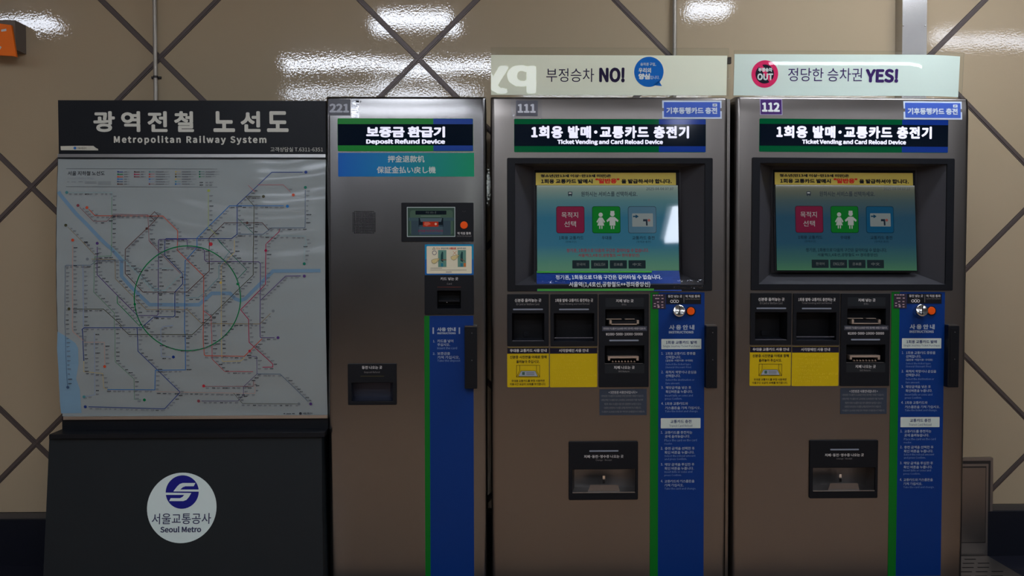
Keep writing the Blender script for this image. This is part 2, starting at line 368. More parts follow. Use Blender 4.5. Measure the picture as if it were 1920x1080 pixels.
    p.rr(1003, 318, 1275, 511, ym+0.006, 0.006, blk2, 0.002); p.rr(1007, 347, 1272, 508, ym, 0.004, sm, 0.001)
    Y = ym-0.0008; k = 0.42
    def E(n, c, f=k): return mat('screen_%s_%s' % (n, number), (4, 4, 4), 0.05, spec=0.7, emit=c, es=f*(1 if first else 0.85))
    dk = E('dark', (28, 44, 60)); wh = E('white', (196, 200, 196))
    p.text("원하시는 서비스를 선택하세요.", 1090, 358.5, 1196, 368, Y, dk, 0.01); p.text("2025-04-04 07:37", 1213, 351, 1264, 356, Y, dk, 0.01)
    p.rr(1065.5, 359, 1073.5, 366, Y, 0, dk, 0.001); p.rr(1067, 360.5, 1072, 363, Y-0.0003, 0, wh, 0.0005); p.bx(1066.3, 366, 1068, 367.6, Y-0.0004, Y, dk); p.bx(1071, 366, 1072.7, 367.6, Y-0.0004, Y, dk)
    c3 = (84, 124, 146) if first else (16, 92, 132)
    for i, c in enumerate(((138, 34, 70), (10, 130, 44), c3)):
        a = 1043+67.4*i; p.rr(a, 386.5, a+53, 437.5, Y, 0, E('edge%d' % i, tuple(int(v*0.6) for v in c)), 0.009); p.rr(a+1, 387.5, a+52, 436.5, Y-0.0003, 0, E('tile%d' % i, c), 0.008)
    Y2 = Y-0.0007
    p.text("목적지", 1053, 397.5, 1084, 408.5, Y2, wh, 0.0); p.text("선택", 1058, 414.5, 1080, 425.5, Y2, wh, 0.0)
    person_icon(p, 1126.5, 398.5, 1.02, Y2, wh, True); person_icon(p, 1148.5, 397, 1.08, Y2, wh, False)
    p.rr(1185.5, 400, 1224.5, 425, Y2, 0, E('card', (150, 160, 160)), 0.002); p.poly([(1187, 404.5), (1192, 404.5), (1192, 402), (1198, 405.8), (1192, 409.5), (1192, 407), (1187, 407)], Y2-0.0003, E('arrow', (10, 70, 100)))
    p.poly([(1206, 411), (1214, 411), (1214.5, 423), (1211.5, 423), (1211, 415), (1206, 415)], Y2-0.0003, dk); p.disc(1217, 413, 2.6, Y2-0.0003, E('spot', (170, 96, 92)), n=12)
    for t, a, b in (("1회용 교통카드", 1048, 1094), ("우대용", 1128, 1147), ("교통카드 충전", 1185, 1227)): p.text(t, a, 442.5, b, 449.5, Y, dk, 0.01)
    p.text("(현재구간)", 1060, 451.5, 1081, 456, Y, dk); p.text("(정액권 충전)", 1193, 451.5, 1220, 456, Y, dk)
    rd = E('red', (158, 40, 60)) if first else dk
    p.text("정기권, 1회용으로 다음의 구간은 갈아타실 수 없습니다.", 1062, 466, 1216, 474, Y, rd, 0.01); p.text("서울역(1,4호선,공항철도 ↔ 경의중앙선)", 1084, 475.5, 1198, 482.5, Y, rd, 0.01)
    for i, t in enumerate(("한국어", "ENGLISH", "日本語", "中文")):
        a = 1072.5+35*i; p.rr(a, 488, a+32, 503.5, Y, 0, E('key', (34, 50, 56)), 0.002); p.text(t, a+16-(8 if i != 1 else 10), 493, a+16+(8 if i != 1 else 10), 498.5, Y2, E('keytext', (140, 146, 144)))
    p.build('display', root, 'lit touch screen')
    # yellow age notice over the screen
    p = N(); p.yf = tilt; Y = ym-0.004
    ym_ = mat('yellow_strip', (206, 186, 78), 0.3)
    p.rr(1005, 323, 1269, 346.5, Y, 0.0015, ym_, 0.001); Y -= 0.0006
    p.text("청소년(만13세 이상~만19세 미만)은", 1014, 326, 1147, 332.5, Y, ink, 0.03); p.text("1회용 교통카드 발매시", 1015, 335, 1112, 343.5, Y, ink, 0.03)
    p.text("“일반용”", 1117, 333.5, 1163, 343.5, Y, mat('red_ink', (214, 50, 30), 0.5), 0.035); p.text("을 발급하셔야 합니다.", 1166, 335, 1261, 343.5, Y, ink, 0.03); p.build('yellow_notice', root)
    if first:
        p = N(); za = px(1140, 526)[1]; p.yf = lambda x, z: max(0.0, (z-za))*1.3
        sbm = mat('strip_blue', (28, 62, 136), 0.3); sg = mat('strip_green', (70, 150, 62), 0.35); Y = -0.008
        p.rr(1007, 508, 1278, 546, Y, 0.001, sbm, 0.001); p.bx(1007.5, 508.3, 1226, 511.5, Y-0.0008, Y-0.0002, sg); p.bx(1007.5, 541.3, 1226, 545.6, Y-0.0008, Y-0.0002, sg)
        p.text("정기권, 1회용으로 다음 구간은 갈아타실 수 없습니다.", 1042.5, 515.5, 1242, 525, Y-0.001, white, 0.01); p.text("서울역(1,4호선,공항철도↔경의중앙선)", 1067, 528, 1219, 539, Y-0.001, white, 0.01)
        p.build('transfer_notice', root, 'blue transfer notice taped under the screen')
        for (a, b, c, d) in ((1234, 506, 1302, 519), (1000, 512, 1062, 531), (1262, 521, 1318, 541)):
            p = N(); p.yf = lambda x, z: max(0.0, (z-za))*1.3 + 0.0012*math.sin(x*400)+0.001*math.sin(z*500+x*90)
            g = 10; X0, X1, Z0_, Z1_ = p.R(a, b, c, d, -0.011)
            p.add([(X0+(X1-X0)*i/g, -0.012, Z0_+(Z1_-Z0_)*j/g) for j in range(g+1) for i in range(g+1)], [(j*(g+1)+i, j*(g+1)+i+1, (j+1)*(g+1)+i+1, (j+1)*(g+1)+i) for j in range(g) for i in range(g)], tape, True)
            p.build('clear_tape', root)
    # ---- card readers
    for nm, (a, b), (h0, h1), t1, t2, tx, ux in (('id_card_reader', (951, 1029), (960, 1020.5), "신분증 올려놓는 곳", "ID Card or Welfare Card", (965, 1015), (968, 1011)),
                                   ('card_reader', (1032, 1120.5), (1038.5, 1114), "1회용 발매·교통카드 충전하는 곳", "Ticket Vending and Card Reload", (1041, 1112), (1048, 1105))):
        p = N(); p.rr(a, 551.5, b, 649, -0.006, 0.008, blk, 0.003, 0.0012, holes=[(h0, 587.5, h1, 640)])
        p.cavity(h0, 587.5, h1, 640, 0.001, 0.075, blk2, inner=(h0+4, 590, h1-4, 634), floor=mat('reader_pad', (34, 36, 44), 0.3))
        p.text(t1, tx[0], 560, tx[1], 566.3, -0.0066, greyw, 0.01); p.text(t2, ux[0], 568, ux[1], 572.3, -0.0066, greyd)
        c = (a+b)/2; 
        r = p.build(nm, root)
        p = N(); p.rr(c-28, 578.8, c+28, 581.4, -0.0072, 0.001, slotm, 0.002); p.build('indicator_bar', r)
        if nm == 'card_reader':
            p = N(); p.bx(h0+1, 632.5, h1-2, 634.2, 0.004, 0.006, mat('shelf_edge', (110, 110, 118), 0.3, 0.6)); p.build('tray_lip', r)
        else:
            p = N(); p.bx(h0+1, 638.3, h1-1, 639.5, -0.002, 0.004, mat('shelf_edge', (110, 110, 118), 0.3, 0.6)); p.build('tray_lip', r)
            p = N(); p.bx(982, 622, 992, 631, 0.068, 0.076, blk); p.build('sensor_window', r)
    # ---- bill unit
    p = N(); p.rr(1123, 551.5, 1216.5, 726, -0.006, 0.008, blk, 0.003, 0.0012, holes=[(1135, 580, 1208, 611), (1134, 648, 1208, 682)])
    p.cavity(1135, 580, 1208, 611, 0.001, 0.05, blk2, inner=(1138, 584, 1205, 602)); p.cavity(1134, 648, 1208, 682, 0.001, 0.05, blk2, inner=(1138, 652, 1204, 672))
    p.rr(1135, 558.5, 1207, 575.5, -0.0066, 0.0, mat('plaque_dark', (30, 33, 36), 0.4), 0.001); p.rr(1134, 684, 1208, 700, -0.0066, 0.0, mat('plaque_dark'), 0.001)
    p.text("지폐 넣는 곳", 1155, 561, 1188, 567, -0.0072, greyw, 0.01); p.text("Bills", 1166, 569, 1174.5, 572.5, -0.0072, greyd)
    p.text("₩1000·5000·10000·50000", 1136, 624, 1205, 629, -0.0066, greyw, 0.01); p.text("지폐 나오는 곳", 1151, 686, 1190, 692, -0.0072, greyw, 0.01); p.text("Bill Return", 1160, 694.5, 1180, 698, -0.0072, greyd)
    p.rr(1160, 703.5, 1179, 711, -0.0064, 0.0, blk2, 0.0005)
    r = p.build('bill_unit', root)
    p = N(); p.rr(1142.5, 637, 1197.5, 639.8, -0.0072, 0.001, slotm, 0.002); p.build('indicator_bar', r)
    p = N(); p.bx(1129, 612, 1213, 620.5, -0.0068, -0.006, mat('grey_sticker', (62, 64, 74), 0.4)); p.text("5만원권은 거스름돈이 10,000원 이하인 경우에만 사용할 수 있습니다.", 1131, 614, 1211, 618.5, -0.0074, greyw); p.build('grey_sticker', r)
    p = N()
    p.bx(1143, 600.5, 1147, 609, -0.010, 0.02, brass); p.bx(1194, 600.5, 1198, 609, -0.010, 0.02, brass); p.bx(1143, 607, 1198, 609, -0.010, 0.02, brass); p.bx(1147, 601.5, 1194, 607, -0.003, 0.03, blk2)
    p.bx(1137, 597.8, 1165.5, 599, -0.002, 0.02, brass); p.bx(1172, 597.8, 1190, 599, -0.002, 0.02, brass); p.build('bill_slot', r)
    p = N(); p.bx(1140, 668, 1197.5, 671.8, -0.010, 0.03, brass); p.bx(1140, 671.8, 1144, 676, -0.010, 0.03, brass); p.bx(1193.5, 671.8, 1197.5, 676, -0.010, 0.03, brass)
    for i in range(8):
        c = 1149+i*5.8; p.poly([(c-1.8, 679), (c, 675.8), (c+1.8, 679)], -0.006, brass, 0.01)
    p.bx(1134, 681.4, 1206, 682.3, -0.0075, 0.0, mat('thin_metal_line', (96, 94, 94), 0.4, 0.5)); p.build('bill_return_slot', r)
    # ---- yellow labels
    hk = mat('label_header', (20, 18, 36), 0.4)
    p = N(); p.rr(951, 651.5, 1029.3, 726, -0.0015, 0.0015, yel, 0.004); p.bx(951.1, 652, 1029.2, 663, -0.0021, -0.0014, hk)
    p.text("우대용 교통카드 사용 안내", 956, 654.3, 1025, 660.3, -0.0026, greyw, 0.012)
    p.text("신분증 사진면을 아래로 향해", 956, 666.5, 1025, 672.5, -0.0021, ink, 0.015); p.text("올려놓아 주십시오.", 968, 675, 1012, 681, -0.0021, ink, 0.015)
    for l in ([(968.5, 685), (1012, 685), (1012, 707), (968.5, 707)], [(974.5, 685), (974.5, 695), (968.5, 707)], [(1006, 685), (1006, 695), (1012, 707)]): p.line(l, 0.7, -0.0021, ink, closed=len(l) == 4)
    p.poly([(977, 695.5), (1003.5, 695.5), (1008.5, 705.5), (972, 705.5)], -0.0022, mat('card_drawing', (150, 156, 162), 0.5)); p.line([(977, 695.5), (1003.5, 695.5), (1008.5, 705.5), (972, 705.5)], 0.6, -0.0026, ink, closed=True)
    p.rr(979, 697.5, 984, 703, -0.0026, 0, mat('portrait_print', (66, 96, 80), 0.5), 0.0005)
    for i in range(3): p.line([(986.5, 698.5+2*i), (1002, 698.5+2*i)], 0.5, -0.0026, ink)
    p.text("우대용 교통카드를 부정 사용하면", 959, 711.8, 1021, 716.3, -0.0021, ink, 0.012); p.text("이용구간 요금의 30배를 부가합니다.", 956, 718, 1023.5, 722.5, -0.0021, ink, 0.012); p.build('id_card_label', root, 'yellow label with a drawing of a card on a reader')
    p = N(); p.rr(1031, 651.5, 1120, 726, -0.0015, 0.0015, yel, 0.004); p.bx(1031.1, 652, 1119.9, 663, -0.0021, -0.0014, hk); p.text("시각장애인 사용 안내", 1048, 654.3, 1103, 660.3, -0.0026, greyw, 0.012)
    rows = [(1053, 1098), (1044, 1110), (1044, 1092), (1039, 1087), (1040, 1079), (1044, 1117), (1043, 1101), (1038, 1086)]
    rnd = random.Random(3)
    for j, (a, b) in enumerate(rows):
        x = a
        while x < b:
            for dx in (0, 1.4):
                for dy in (0, 1.5, 3.0):
                    if rnd.random() < 0.5:
                        X, Z = p.P(x+dx, 668+j*6.7+dy, 0); h = 0.0008
                        p.add([(X-h, -0.0016, Z-h), (X+h, -0.0016, Z-h), (X+h, -0.0016, Z+h), (X-h, -0.0016, Z+h), (X, -0.0028, Z)], [(0, 1, 4), (1, 2, 4), (2, 3, 4), (3, 0, 4)], yel2)
            x += 3.6 if rnd.random() < 0.85 else 6
    p.build('braille_label', root, 'yellow label covered in raised braille')
    p = N(); p.rr(1124, 729.5, 1212.5, 778.5, -0.0012, 0.0012, mat('slate_sticker', (50, 58, 70), 0.45), 0.001)
    p.text("< 5만원권 사용안내입니다 >", 1141, 733, 1195, 738.3, -0.0018, greyw)
    for t, a, b, y in (("· 5만원권은 거스름돈이 10,000원 이하인 경우에만 사용할 수 있습니다.", 1126, 1207, 740.5), ("· 권종선택은 거스름돈으로 1,000원권, 5,000원권만 지불 가능하며", 1126, 1205.5, 748), ("해당액 거래시 거스름돈이 많은 경우 권종변경이 늦어질 수 있으니", 1133, 1202, 755.5),
                       ("사용중인 승차권이나 거스름돈 금액을 확인하여 주시기 바랍니다.", 1132, 1202, 762.5), ("· 거스름돈이 10,000원 초과할 경우 역무원이 안내를 받으시기 바랍니다.", 1126, 1209, 770)):
        p.text(t, a, y, b, y+4.2, -0.0018, greyd)
    p.build('banknote_sticker', root, 'dark grey banknote sticker')
    # ---- instruction panel
    p = N(); Zt = px(1277, 548)[1]; Xa, Xb, Xc = [px(v, 700)[0]-OX for v in (1219, 1234.2, 1320.3)]
    p.box(Xb, Xc, -0.0016, 0.0005, 0.085, Zt, blue); p.box(Xa, Xb, -0.0016, 0.0005, 0.085, Zt, green)
    Y = -0.0022; tw_ = mat('panel_lettering', (150, 160, 172), 0.5); td = mat('panel_lettering_dim', (118, 142, 178), 0.5)
    p.text("사 용 안 내", 1254.5, 609, 1302, 618.5, Y, tw_, 0.03); p.text("INSTRUCTIONS", 1254, 620.5, 1300.5, 625.3, Y, tw_, 0.035)
    p.rr(1240, 635.5, 1315, 654.5, Y, 0, pale, 0.002); p.text("1회용 교통카드 발매", 1248.5, 638.8, 1306.5, 645, Y-0.0005, dblue, 0.015); p.text("Single Journey Ticket Purchase", 1243, 647, 1312, 652, Y-0.0005, dblue)
    p.rr(1239, 784, 1313.5, 803, Y, 0, pale, 0.002); p.text("교통카드 충전", 1257, 787, 1296.5, 793.5, Y-0.0005, dblue, 0.015); p.text("Transit Card Reload", 1255, 796, 1298, 800.5, Y-0.0005, dblue)
    for t, a, b, c, d in INST1: p.text(t, a, b, c, d, Y, tw_, 0.012, 1, 1)
    for t, a, b, c, d in INST2: p.text(t, a, b, c, d, Y, td, 0.0, 1, 1)
    ip = p.build('instruction_panel', root, 'green and blue instruction panel')
    p = N(); p.bx(1223.5, 551.5, 1248, 579, -0.003, -0.0016, mat('fare_sticker', (48, 40, 50), 0.45)); fr = mat('fare_print', (190, 160, 165), 0.5)
    for y, cs in ((553, (1224.5, 1229.5, 1234.5, 1239.5)), (559, (1228.5, 1232.5, 1240.5)), (565.5, (1232, 1240)), (568.5, (1226,)), (571, (1232, 1240)), (573.5, (1226, 1233)), (575.5, (1233, 1240.5))):
        for c in cs: p.bx(c, y, c+3.6, y+1.6, -0.0034, -0.003, fr)
    p.build('fare_table', ip)
    p = N(); p.rr(1249, 551.5, 1314.5, 570, -0.003, 0.0014, blk, 0.0005); p.text("동전 넣는 곳", 1252.5, 553, 1279, 558, -0.0036, greyw, 0.01); p.text("Coins", 1262, 559.3, 1269, 561.6, -0.0036, greyd)
    for c in (1259.5, 1264.8, 1270): p.disc(c, 565, 2.9, -0.0036-0.0002*(c-1259), greyw, r2=1.9, n=16)
    p.line([(1282.3, 553), (1282.3, 567.5)], 0.8, -0.0036, greyd); p.text("역 직원 통화", 1285, 553, 1312.5, 558, -0.0036, greyw, 0.01); p.text("Call for the Assistant", 1285, 559.3, 1312.5, 561.8, -0.0036, greyd); p.build('coin_label', ip)
    # coin acceptor: stubby turned barrel with a slit, pointing slightly up
    p = N(); ax = Vector((0, -1, 0.22)).normalized(); X, Z = p.P(1270.5, 585, 0); c0 = Vector((X, -0.001, Z)); e1 = Vector((1, 0, 0)); e2 = ax.cross(e1)
    prof = [(0.0225, 0), (0.0225, 0.010), (0.0220, 0.024), (0.0232, 0.026), (0.0232, 0.030), (0.0215, 0.032), (0.019, 0.0325), (0.010, 0.0345), (0.0, 0.035)]; n = 36
    vs = [tuple(c0+ax*h+(e1*math.cos(2*math.pi*i/n)+e2*math.sin(2*math.pi*i/n))*rr) for rr, h in prof for i in range(n)]
    p.add(vs, [(j*n+i, j*n+(i+1) % n, (j+1)*n+(i+1) % n, (j+1)*n+i) for j in range(len(prof)-1) for i in range(n)], chrome, True)
    ca = p.build('coin_acceptor', root, 'polished coin slot barrel')
    p = N(); rot = 0.12; d1 = (e2*math.cos(rot)+e1*math.sin(rot)); d2 = ax.cross(d1)
    vs = [tuple(c0+ax*h+d1*a+d2*b) for h in (0.030, 0.0356) for a in (-0.017, 0.017) for b in (-0.0018, 0.0018)]
    p.add(vs, [(0, 1, 3, 2), (4, 6, 7, 5), (0, 4, 5, 1), (2, 3, 7, 6), (0, 2, 6, 4), (1, 5, 7, 3)], blk2); p.build('slit', ca)
    p = N(); p.disc(1295.5, 583.5, 9, -0.005, blk, 0.004, r2=7.4, bevel=0.0008); r = p.build('button_ring', root)
    p = N(); p.disc(1295.5, 583.5, 7.2, -0.0075, orange, 0.007, bevel=0.0015); p.build('call_button', r, 'orange call button')
    side_box(N(), root, 1324, 612, 1345, 728)
    # ---- change tray
    p = N(); p.rr(1066.5, 828, 1196.5, 937.5, -0.008, 0.010, blk, 0.005, 0.002, holes=[(1073, 880, 1191.5, 925)])
    p.text("지폐·동전·영수증 나오는 곳", 1095, 853, 1169, 858.7, -0.0086, greyw, 0.008); p.text("Change · Receipt", 1117, 861, 1147, 865, -0.0086, greyd)
    p.cavity(1073, 880, 1191.5, 925, 0.001, 0.10, steel_in, inner=(1077, 879, 1188, 912)); r = p.build('change_tray', root)
    p = N(); p.rr(1105, 844.3, 1159.5, 847, -0.0092, 0.001, slotm, 0.002); p.build('indicator_bar', r)
    p = N(); p.poly([(1107, 909), (1159, 909), (1163, 924.5), (1101, 924.5)], -0.002, steel_in, 0.002); p.bx(1073.5, 922.8, 1190.5, 924.3, -0.009, -0.002, mat('tray_lip_metal', (140, 136, 132), 0.35, 0.8)); p.build('tray_flap', r)
    p = N(); p.bx(1130, 892, 1134.5, 906.5, 0.045, 0.05, chrome); p.build('pull_tab', r)
    return root
def topy(x, z):
    t = z-(ZT-0.085)
    return 0.45-math.sqrt(0.45**2-t*t) if t > 0 else 0.0
def side_box(p, root, a, b, c, d):
    p.rr(a, b, c, d, -0.032, 0.031, blk, 0.003, 0.0015); p.rr(a+4, b+5, c-4, d-5, -0.0335, 0.002, blk2, 0.002)
    m = mat('side_box_pin', (120, 118, 118), 0.4, 0.5)
    for y in (b+(d-b)*0.1, b+(d-b)*0.54): p.disc((a+c)/2+2, y, 0.9, -0.0342, m, 0.0006, n=10)
    r = p.build('side_unit', root)
    q = PB(p.ox); q.bx(a+0.5, b-2.2, c-0.5, b-0.2, -0.030, 0.0, steel); q.build('metal_cap', r)

A111 = ticket_machine('111', True)
A112 = ticket_machine('112', False)
A112.location.x += 0.9158-0.0045; A112.location.y = -0.0044; A112.rotation_euler = (0, 0.0045, 0.0100)

# ------------------------------------------------------------------ deposit refund machine
def refund_machine():
    OX = px(762, 600)[0]
    root = thing('deposit_refund_machine', (OX, 0, 0), "narrow steel deposit refund machine number 221 with speaker holes", 'ticket machine')
    def N(): return PB(OX)
    q = N(); x0, x1 = px(613.5, 600)[0]-OX, px(912.5, 600)[0]-OX
    def hole(a, b, c, d): return q.R(a, b, c, d, 0)
    body_mesh(x0, x1, ZT, [hole(817, 542, 867, 582), hole(656, 714, 739, 755)], 'cabinet', root, steel_d); plinth(x0, x1, root)
    p = N(); p.yf = topy; p.rr(615.5, 185.5, 657, 216.5, -0.0012, 0.001, mat('clear_number_sticker2', (84, 84, 90), 0.35), 0.002); p.text("221", 617.5, 194, 654.5, 211, -0.0018, mat('number_grey2', (172, 174, 182), 0.4), 0.03); p.build('number_plate', root, 'grey number plate reading 221')
    p = N(); p.yf = topy; p.rr(659, 184, 673, 221, -0.0016, 0.0, tape, 0.001); p.bx(667, 188, 672.5, 191.3, -0.0018, -0.0012, ink); p.bx(675, 188, 676.3, 191.3, -0.0018, -0.0008, ink); p.build('clear_tape', root)
    tg = mat('title_green2', (0, 50, 16), 0.25, emit=(0, 96, 22), es=0.75); tb = mat('title_blue2', (4, 20, 60), 0.25, emit=(0, 40, 112), es=0.8); tk = MATS['title_black']; tw = MATS['title_letters']
    p = N(); p.rr(633, 222, 887, 283.5, -0.002, 0.004, tg, 0.004, 0.0005); p.bx(812.5, 222.6, 886.6, 283, -0.0026, -0.002, tb); p.bx(633.3, 232.8, 886.8, 272.6, -0.0034, -0.0022, tk)
    p.text("보증금 환급기", 686.5, 237, 834.5, 257.8, -0.004, tw, 0.03, 1, 3); p.text("Deposit Refund Device", 686.5, 260.5, 834.5, 271.8, -0.004, tw, 0.035, 1, 3); p.build('title_sign', root, 'backlit title sign')
    Xa, Xb = px(634, 308)[0]-OX, px(889, 308)[0]-OX
    gm = ramp_mat('blue_green_print', 'X', Xa, Xb, [(0, (0, 92, 178)), (0.35, (0, 118, 168)), (0.7, (0, 132, 124)), (1, (0, 140, 96))], 0.35)
    p = N(); p.rr(634, 286.5, 889, 331, -0.0015, 0.0015, gm, 0.001); p.text("押金退款机", 727, 291.5, 796, 304.5, -0.0021, mat('pale_lettering', (200, 208, 200), 0.4), 0.01); p.text("保証金払い戻し機", 706.5, 312, 817, 325, -0.0021, MATS['pale_lettering'], 0.01); p.build('language_sticker', root, 'blue to green sticker in Chinese and Japanese')
    p = N()
    for i in range(16):
        for j in range(16):
            if (i in (0, 15)) and (j in (0, 15)): continue
            p.disc(662.2+i*2.72, 396.6+j*2.68, 1.08, -0.0004, dkgap, n=8)  # flat dark discs stand in for the shaded inside of the holes
    p.build('speaker_holes', root)
    # little monitor
    p = N(); p.rr(752.5, 380, 888, 453, -0.005, 0.006, blk, 0.003, 0.001); p.text("역 직원 통화", 857.5, 435, 883, 440, -0.0056, greyw, 0.012); p.text("Call for the Assistant", 856.5, 441, 884, 444, -0.0056, greyd)
    for c in (-2.5, 0, 2.5): p.disc(870+c, 397+abs(c)*-0.4, 0.4, -0.0056, greyd, n=8)
    r = p.build('monitor_unit', root)
    def E(n, c, k=0.7): return mat('monitor_'+n, (8, 8, 8), 0.15, emit=c, es=k)
    p = N(); Y = -0.0056; p.rr(763, 388, 853.5, 444, Y, 0.0004, E('frame', (150, 160, 162)), 0.0008); p.bx(764.2, 389.3, 852.3, 442.8, Y-0.0005, Y, E('ground', (48, 66, 58))); Y -= 0.0009
    p.rr(769, 394, 849, 440, Y, 0, E('mist', (62, 82, 70)), 0.01); p.bx(766, 408, 851, 414, Y-0.0003, Y-0.0001, E('band', (54, 72, 78))); p.bx(771, 414, 845, 441, Y-0.0004, Y-0.0001, E('plate', (48, 62, 72))); Y -= 0.0006
    p.rr(779, 395, 837, 402.5, Y, 0, E('bar', (10, 18, 26)), 0.002); p.text("카드 넣는 곳", 798, 396.5, 818, 400.5, Y-0.0003, E('bartext', (84, 92, 92))); p.line([(789, 405.3), (826, 405.3)], 0.7, Y, E('hair', (110, 120, 118)))
    p.bx(785, 408.5, 831, 425, Y-0.0002, Y, E('mouth', (14, 22, 30))); p.poly([(787, 409), (829, 409), (827, 416), (789, 416)], Y-0.0004, E('lip', (70, 84, 92))); p.bx(786, 422, 830, 440, Y-0.0002, Y, E('low', (58, 74, 84)))
    p.rr(793, 415.5, 822, 425, Y-0.0006, 0, E('ticket', (150, 40, 24)), 0.001); p.poly([(796, 416.5), (804, 416.5), (808, 420), (800, 424), (795, 422)], Y-0.0009, E('ticket2', (176, 84, 66))); p.disc(817, 420, 2.2, Y-0.0009, E('disc', (190, 150, 130)), n=12)
    p.text("승차권을 카드에 넣어 주십시오", 784, 430.5, 831, 435, Y-0.0006, E('rtext', (110, 24, 60)), 0.01); p.line([(790, 437.5), (826, 437.5)], 0.8, Y-0.0006, E('btext', (40, 56, 100)))
    p.build('display', r, 'small lit display showing a card slot')
    p = N(); p.disc(870, 422, 7, -0.009, orange, 0.006, bevel=0.0015); p.build('call_button', r, 'orange call button')
    # how-to sticker
    p = N(); p.rr(796.5, 458, 888, 515.5, -0.0015, 0.0015, mat('sticker_azure', (12, 92, 160), 0.4), 0.002); p.bx(797, 458.6, 887.5, 486, -0.0019, -0.0014, mat('sticker_cyan', (0, 130, 168), 0.4)); p.rr(800, 461.5, 884.5, 513, -0.0022, 0.0003, cream, 0.003)
    Y = -0.0028; ro = mat('orange_ink', (196, 110, 50), 0.5); re = mat('red_print', (196, 60, 40), 0.5); te = mat('teal_print', (92, 136, 120), 0.5); dk = mat('dark_teal_print', (18, 62, 62), 0.5); hn = mat('hand_print', (206, 188, 130), 0.5)
    p.line([(811, 467.5), (813.5, 463.8), (816, 467.5)], 0.6, Y, ink, closed=True)
    p.text("카드는", 817.5, 464, 825, 467.7, Y, ro, 0.01); p.text("투입구에", 827, 464, 840.5, 467.7, Y, mat('slate_ink', (70, 96, 110), 0.5), 0.01); p.text("수평으로", 842.5, 463.6, 855, 467.9, Y, re, 0.03); p.text("넣어주세요", 857.5, 464, 874, 467.7, Y, MATS['slate_ink'], 0.01)
    p.disc(814.5, 474, 4.2, Y, dblue, r2=3.3, n=20); p.line([(849, 470.5), (856, 478)], 0.7, Y, ro); p.line([(856, 470.5), (849, 478)], 0.7, Y, ro)
    for a in (821.5, 858.3): p.bx(a, 469, a+15.5, 500.5, Y-0.0002, Y, te); p.poly([(a+7.5, 471), (a+9.5, 473), (a+9.5, 492), (a+5, 489), (a+5, 478)], Y-0.0005, dk); p.bx(a+5, 493.5, a+9.5, 500, Y-0.0005, Y, mat('teal_light', (30, 110, 130), 0.5)); 
    p.bx(828, 486.4, 837, 488, Y-0.0008, Y-0.0006, mat('card_print', (110, 70, 50), 0.5)); p.line([(864, 485), (872, 490)], 1.2, Y-0.0008, MATS['card_print']); p.bx(869.5, 493, 873.5, 500.3, Y-0.0005, Y, ro)
    hand = [(0, 2), (4, 0), (9, -1), (15, -1.5), (15, 0.2), (10.5, 1.6), (14.5, 1.5), (14, 3), (10, 4.5), (9.5, 6.5), (5, 8.5), (0.5, 6)]
    for a, b in ((809, 486), (845.5, 479.5)):
        p.poly([(a+u, b+v) for u, v in hand], Y-0.0007, hn); p.line([(a+u, b+v) for u, v in hand], 0.4, Y-0.001, ink, closed=True)
    p.line([(807, 502.7), (829, 502.7)], 0.8, Y, greyd); p.line([(807, 506.3), (875, 506.3)], 0.7, Y, greyd); p.line([(836, 510), (847, 510)], 0.9, Y, dblue); p.build('card_sticker', root, 'cream sticker with two drawings of a hand inserting a card')
    # card slot
    p = N(); p.rr(796, 516, 888.5, 590, -0.006, 0.008, blk, 0.003, 0.0012, holes=[(820, 545, 864, 578.5)]); p.cavity(820, 545, 864, 578.5, 0.001, 0.05, blk2, inner=(822, 548, 862, 572))
    p.text("카드 넣는 곳", 826, 519.8, 859, 525.5, -0.0066, greyw, 0.01); p.text("Card", 838, 530.2, 847, 533.8, -0.0066, greyd); p.line([(820, 538.3), (864, 538.3)], 0.7, -0.0066, mat('dim_red_ink', (110, 52, 40), 0.5))
    for a in (804, 867): p.rr(a, 544.5, a+13, 579, -0.0072, 0.0016, blk, 0.001)
    p.rr(866.5, 556, 877, 566, -0.0078, 0.001, blk2, 0.0005); r = p.build('card_slot', root)
    p = N(); p.bx(822, 562, 862, 566, 0.02, 0.048, blk); p.disc(838, 567, 0.8, 0.0195, greyw, 0.0005, n=8); p.build('slot_lip', r)
    # stripes
    p = N(); Zt = px(840, 592)[1]; a, b, c = [px(v, 800)[0]-OX for v in (796.4, 806.3, 888.2)]
    p.box(b, c, -0.0016, 0.0005, 0.085, Zt, blue); p.box(a, b, -0.0016, 0.0005, 0.085, Zt, green); Y = -0.0022; tw_ = MATS['panel_lettering']; td = MATS['panel_lettering_dim']
    p.bx(811, 614, 813.6, 626, Y, -0.0016, tw_); p.bx(860, 614, 862.6, 626, Y, -0.0016, tw_)
    for t, x, y, X, Z, bo in (("사용 안내", 819.5, 613.8, 854.5, 621.3, .03), ("INSTRUCTIONS", 820, 623, 854.5, 626.6, .035), ("1.", 812, 637.5, 815.5, 642, .01), ("카드를 넣어", 820, 636.5, 850, 642.3, .012), ("주십시오.", 820, 643.5, 844, 649, .012), ("2.", 811.5, 661, 816, 665.3, .01), ("보증금을", 820, 660, 844, 665.5, .012), ("가져 가십시오.", 820, 667, 862, 673, .012)): p.text(t, x, y, X, Z, Y, tw_, bo)
    p.text("Insert the card", 820, 650.3, 857, 654.8, Y, td); p.text("Take the deposit", 820, 674, 863, 679.3, Y, td); p.build('instruction_panel', root, 'green and blue instruction panel')
    side_box(N(), root, 871, 613, 894.5, 729)
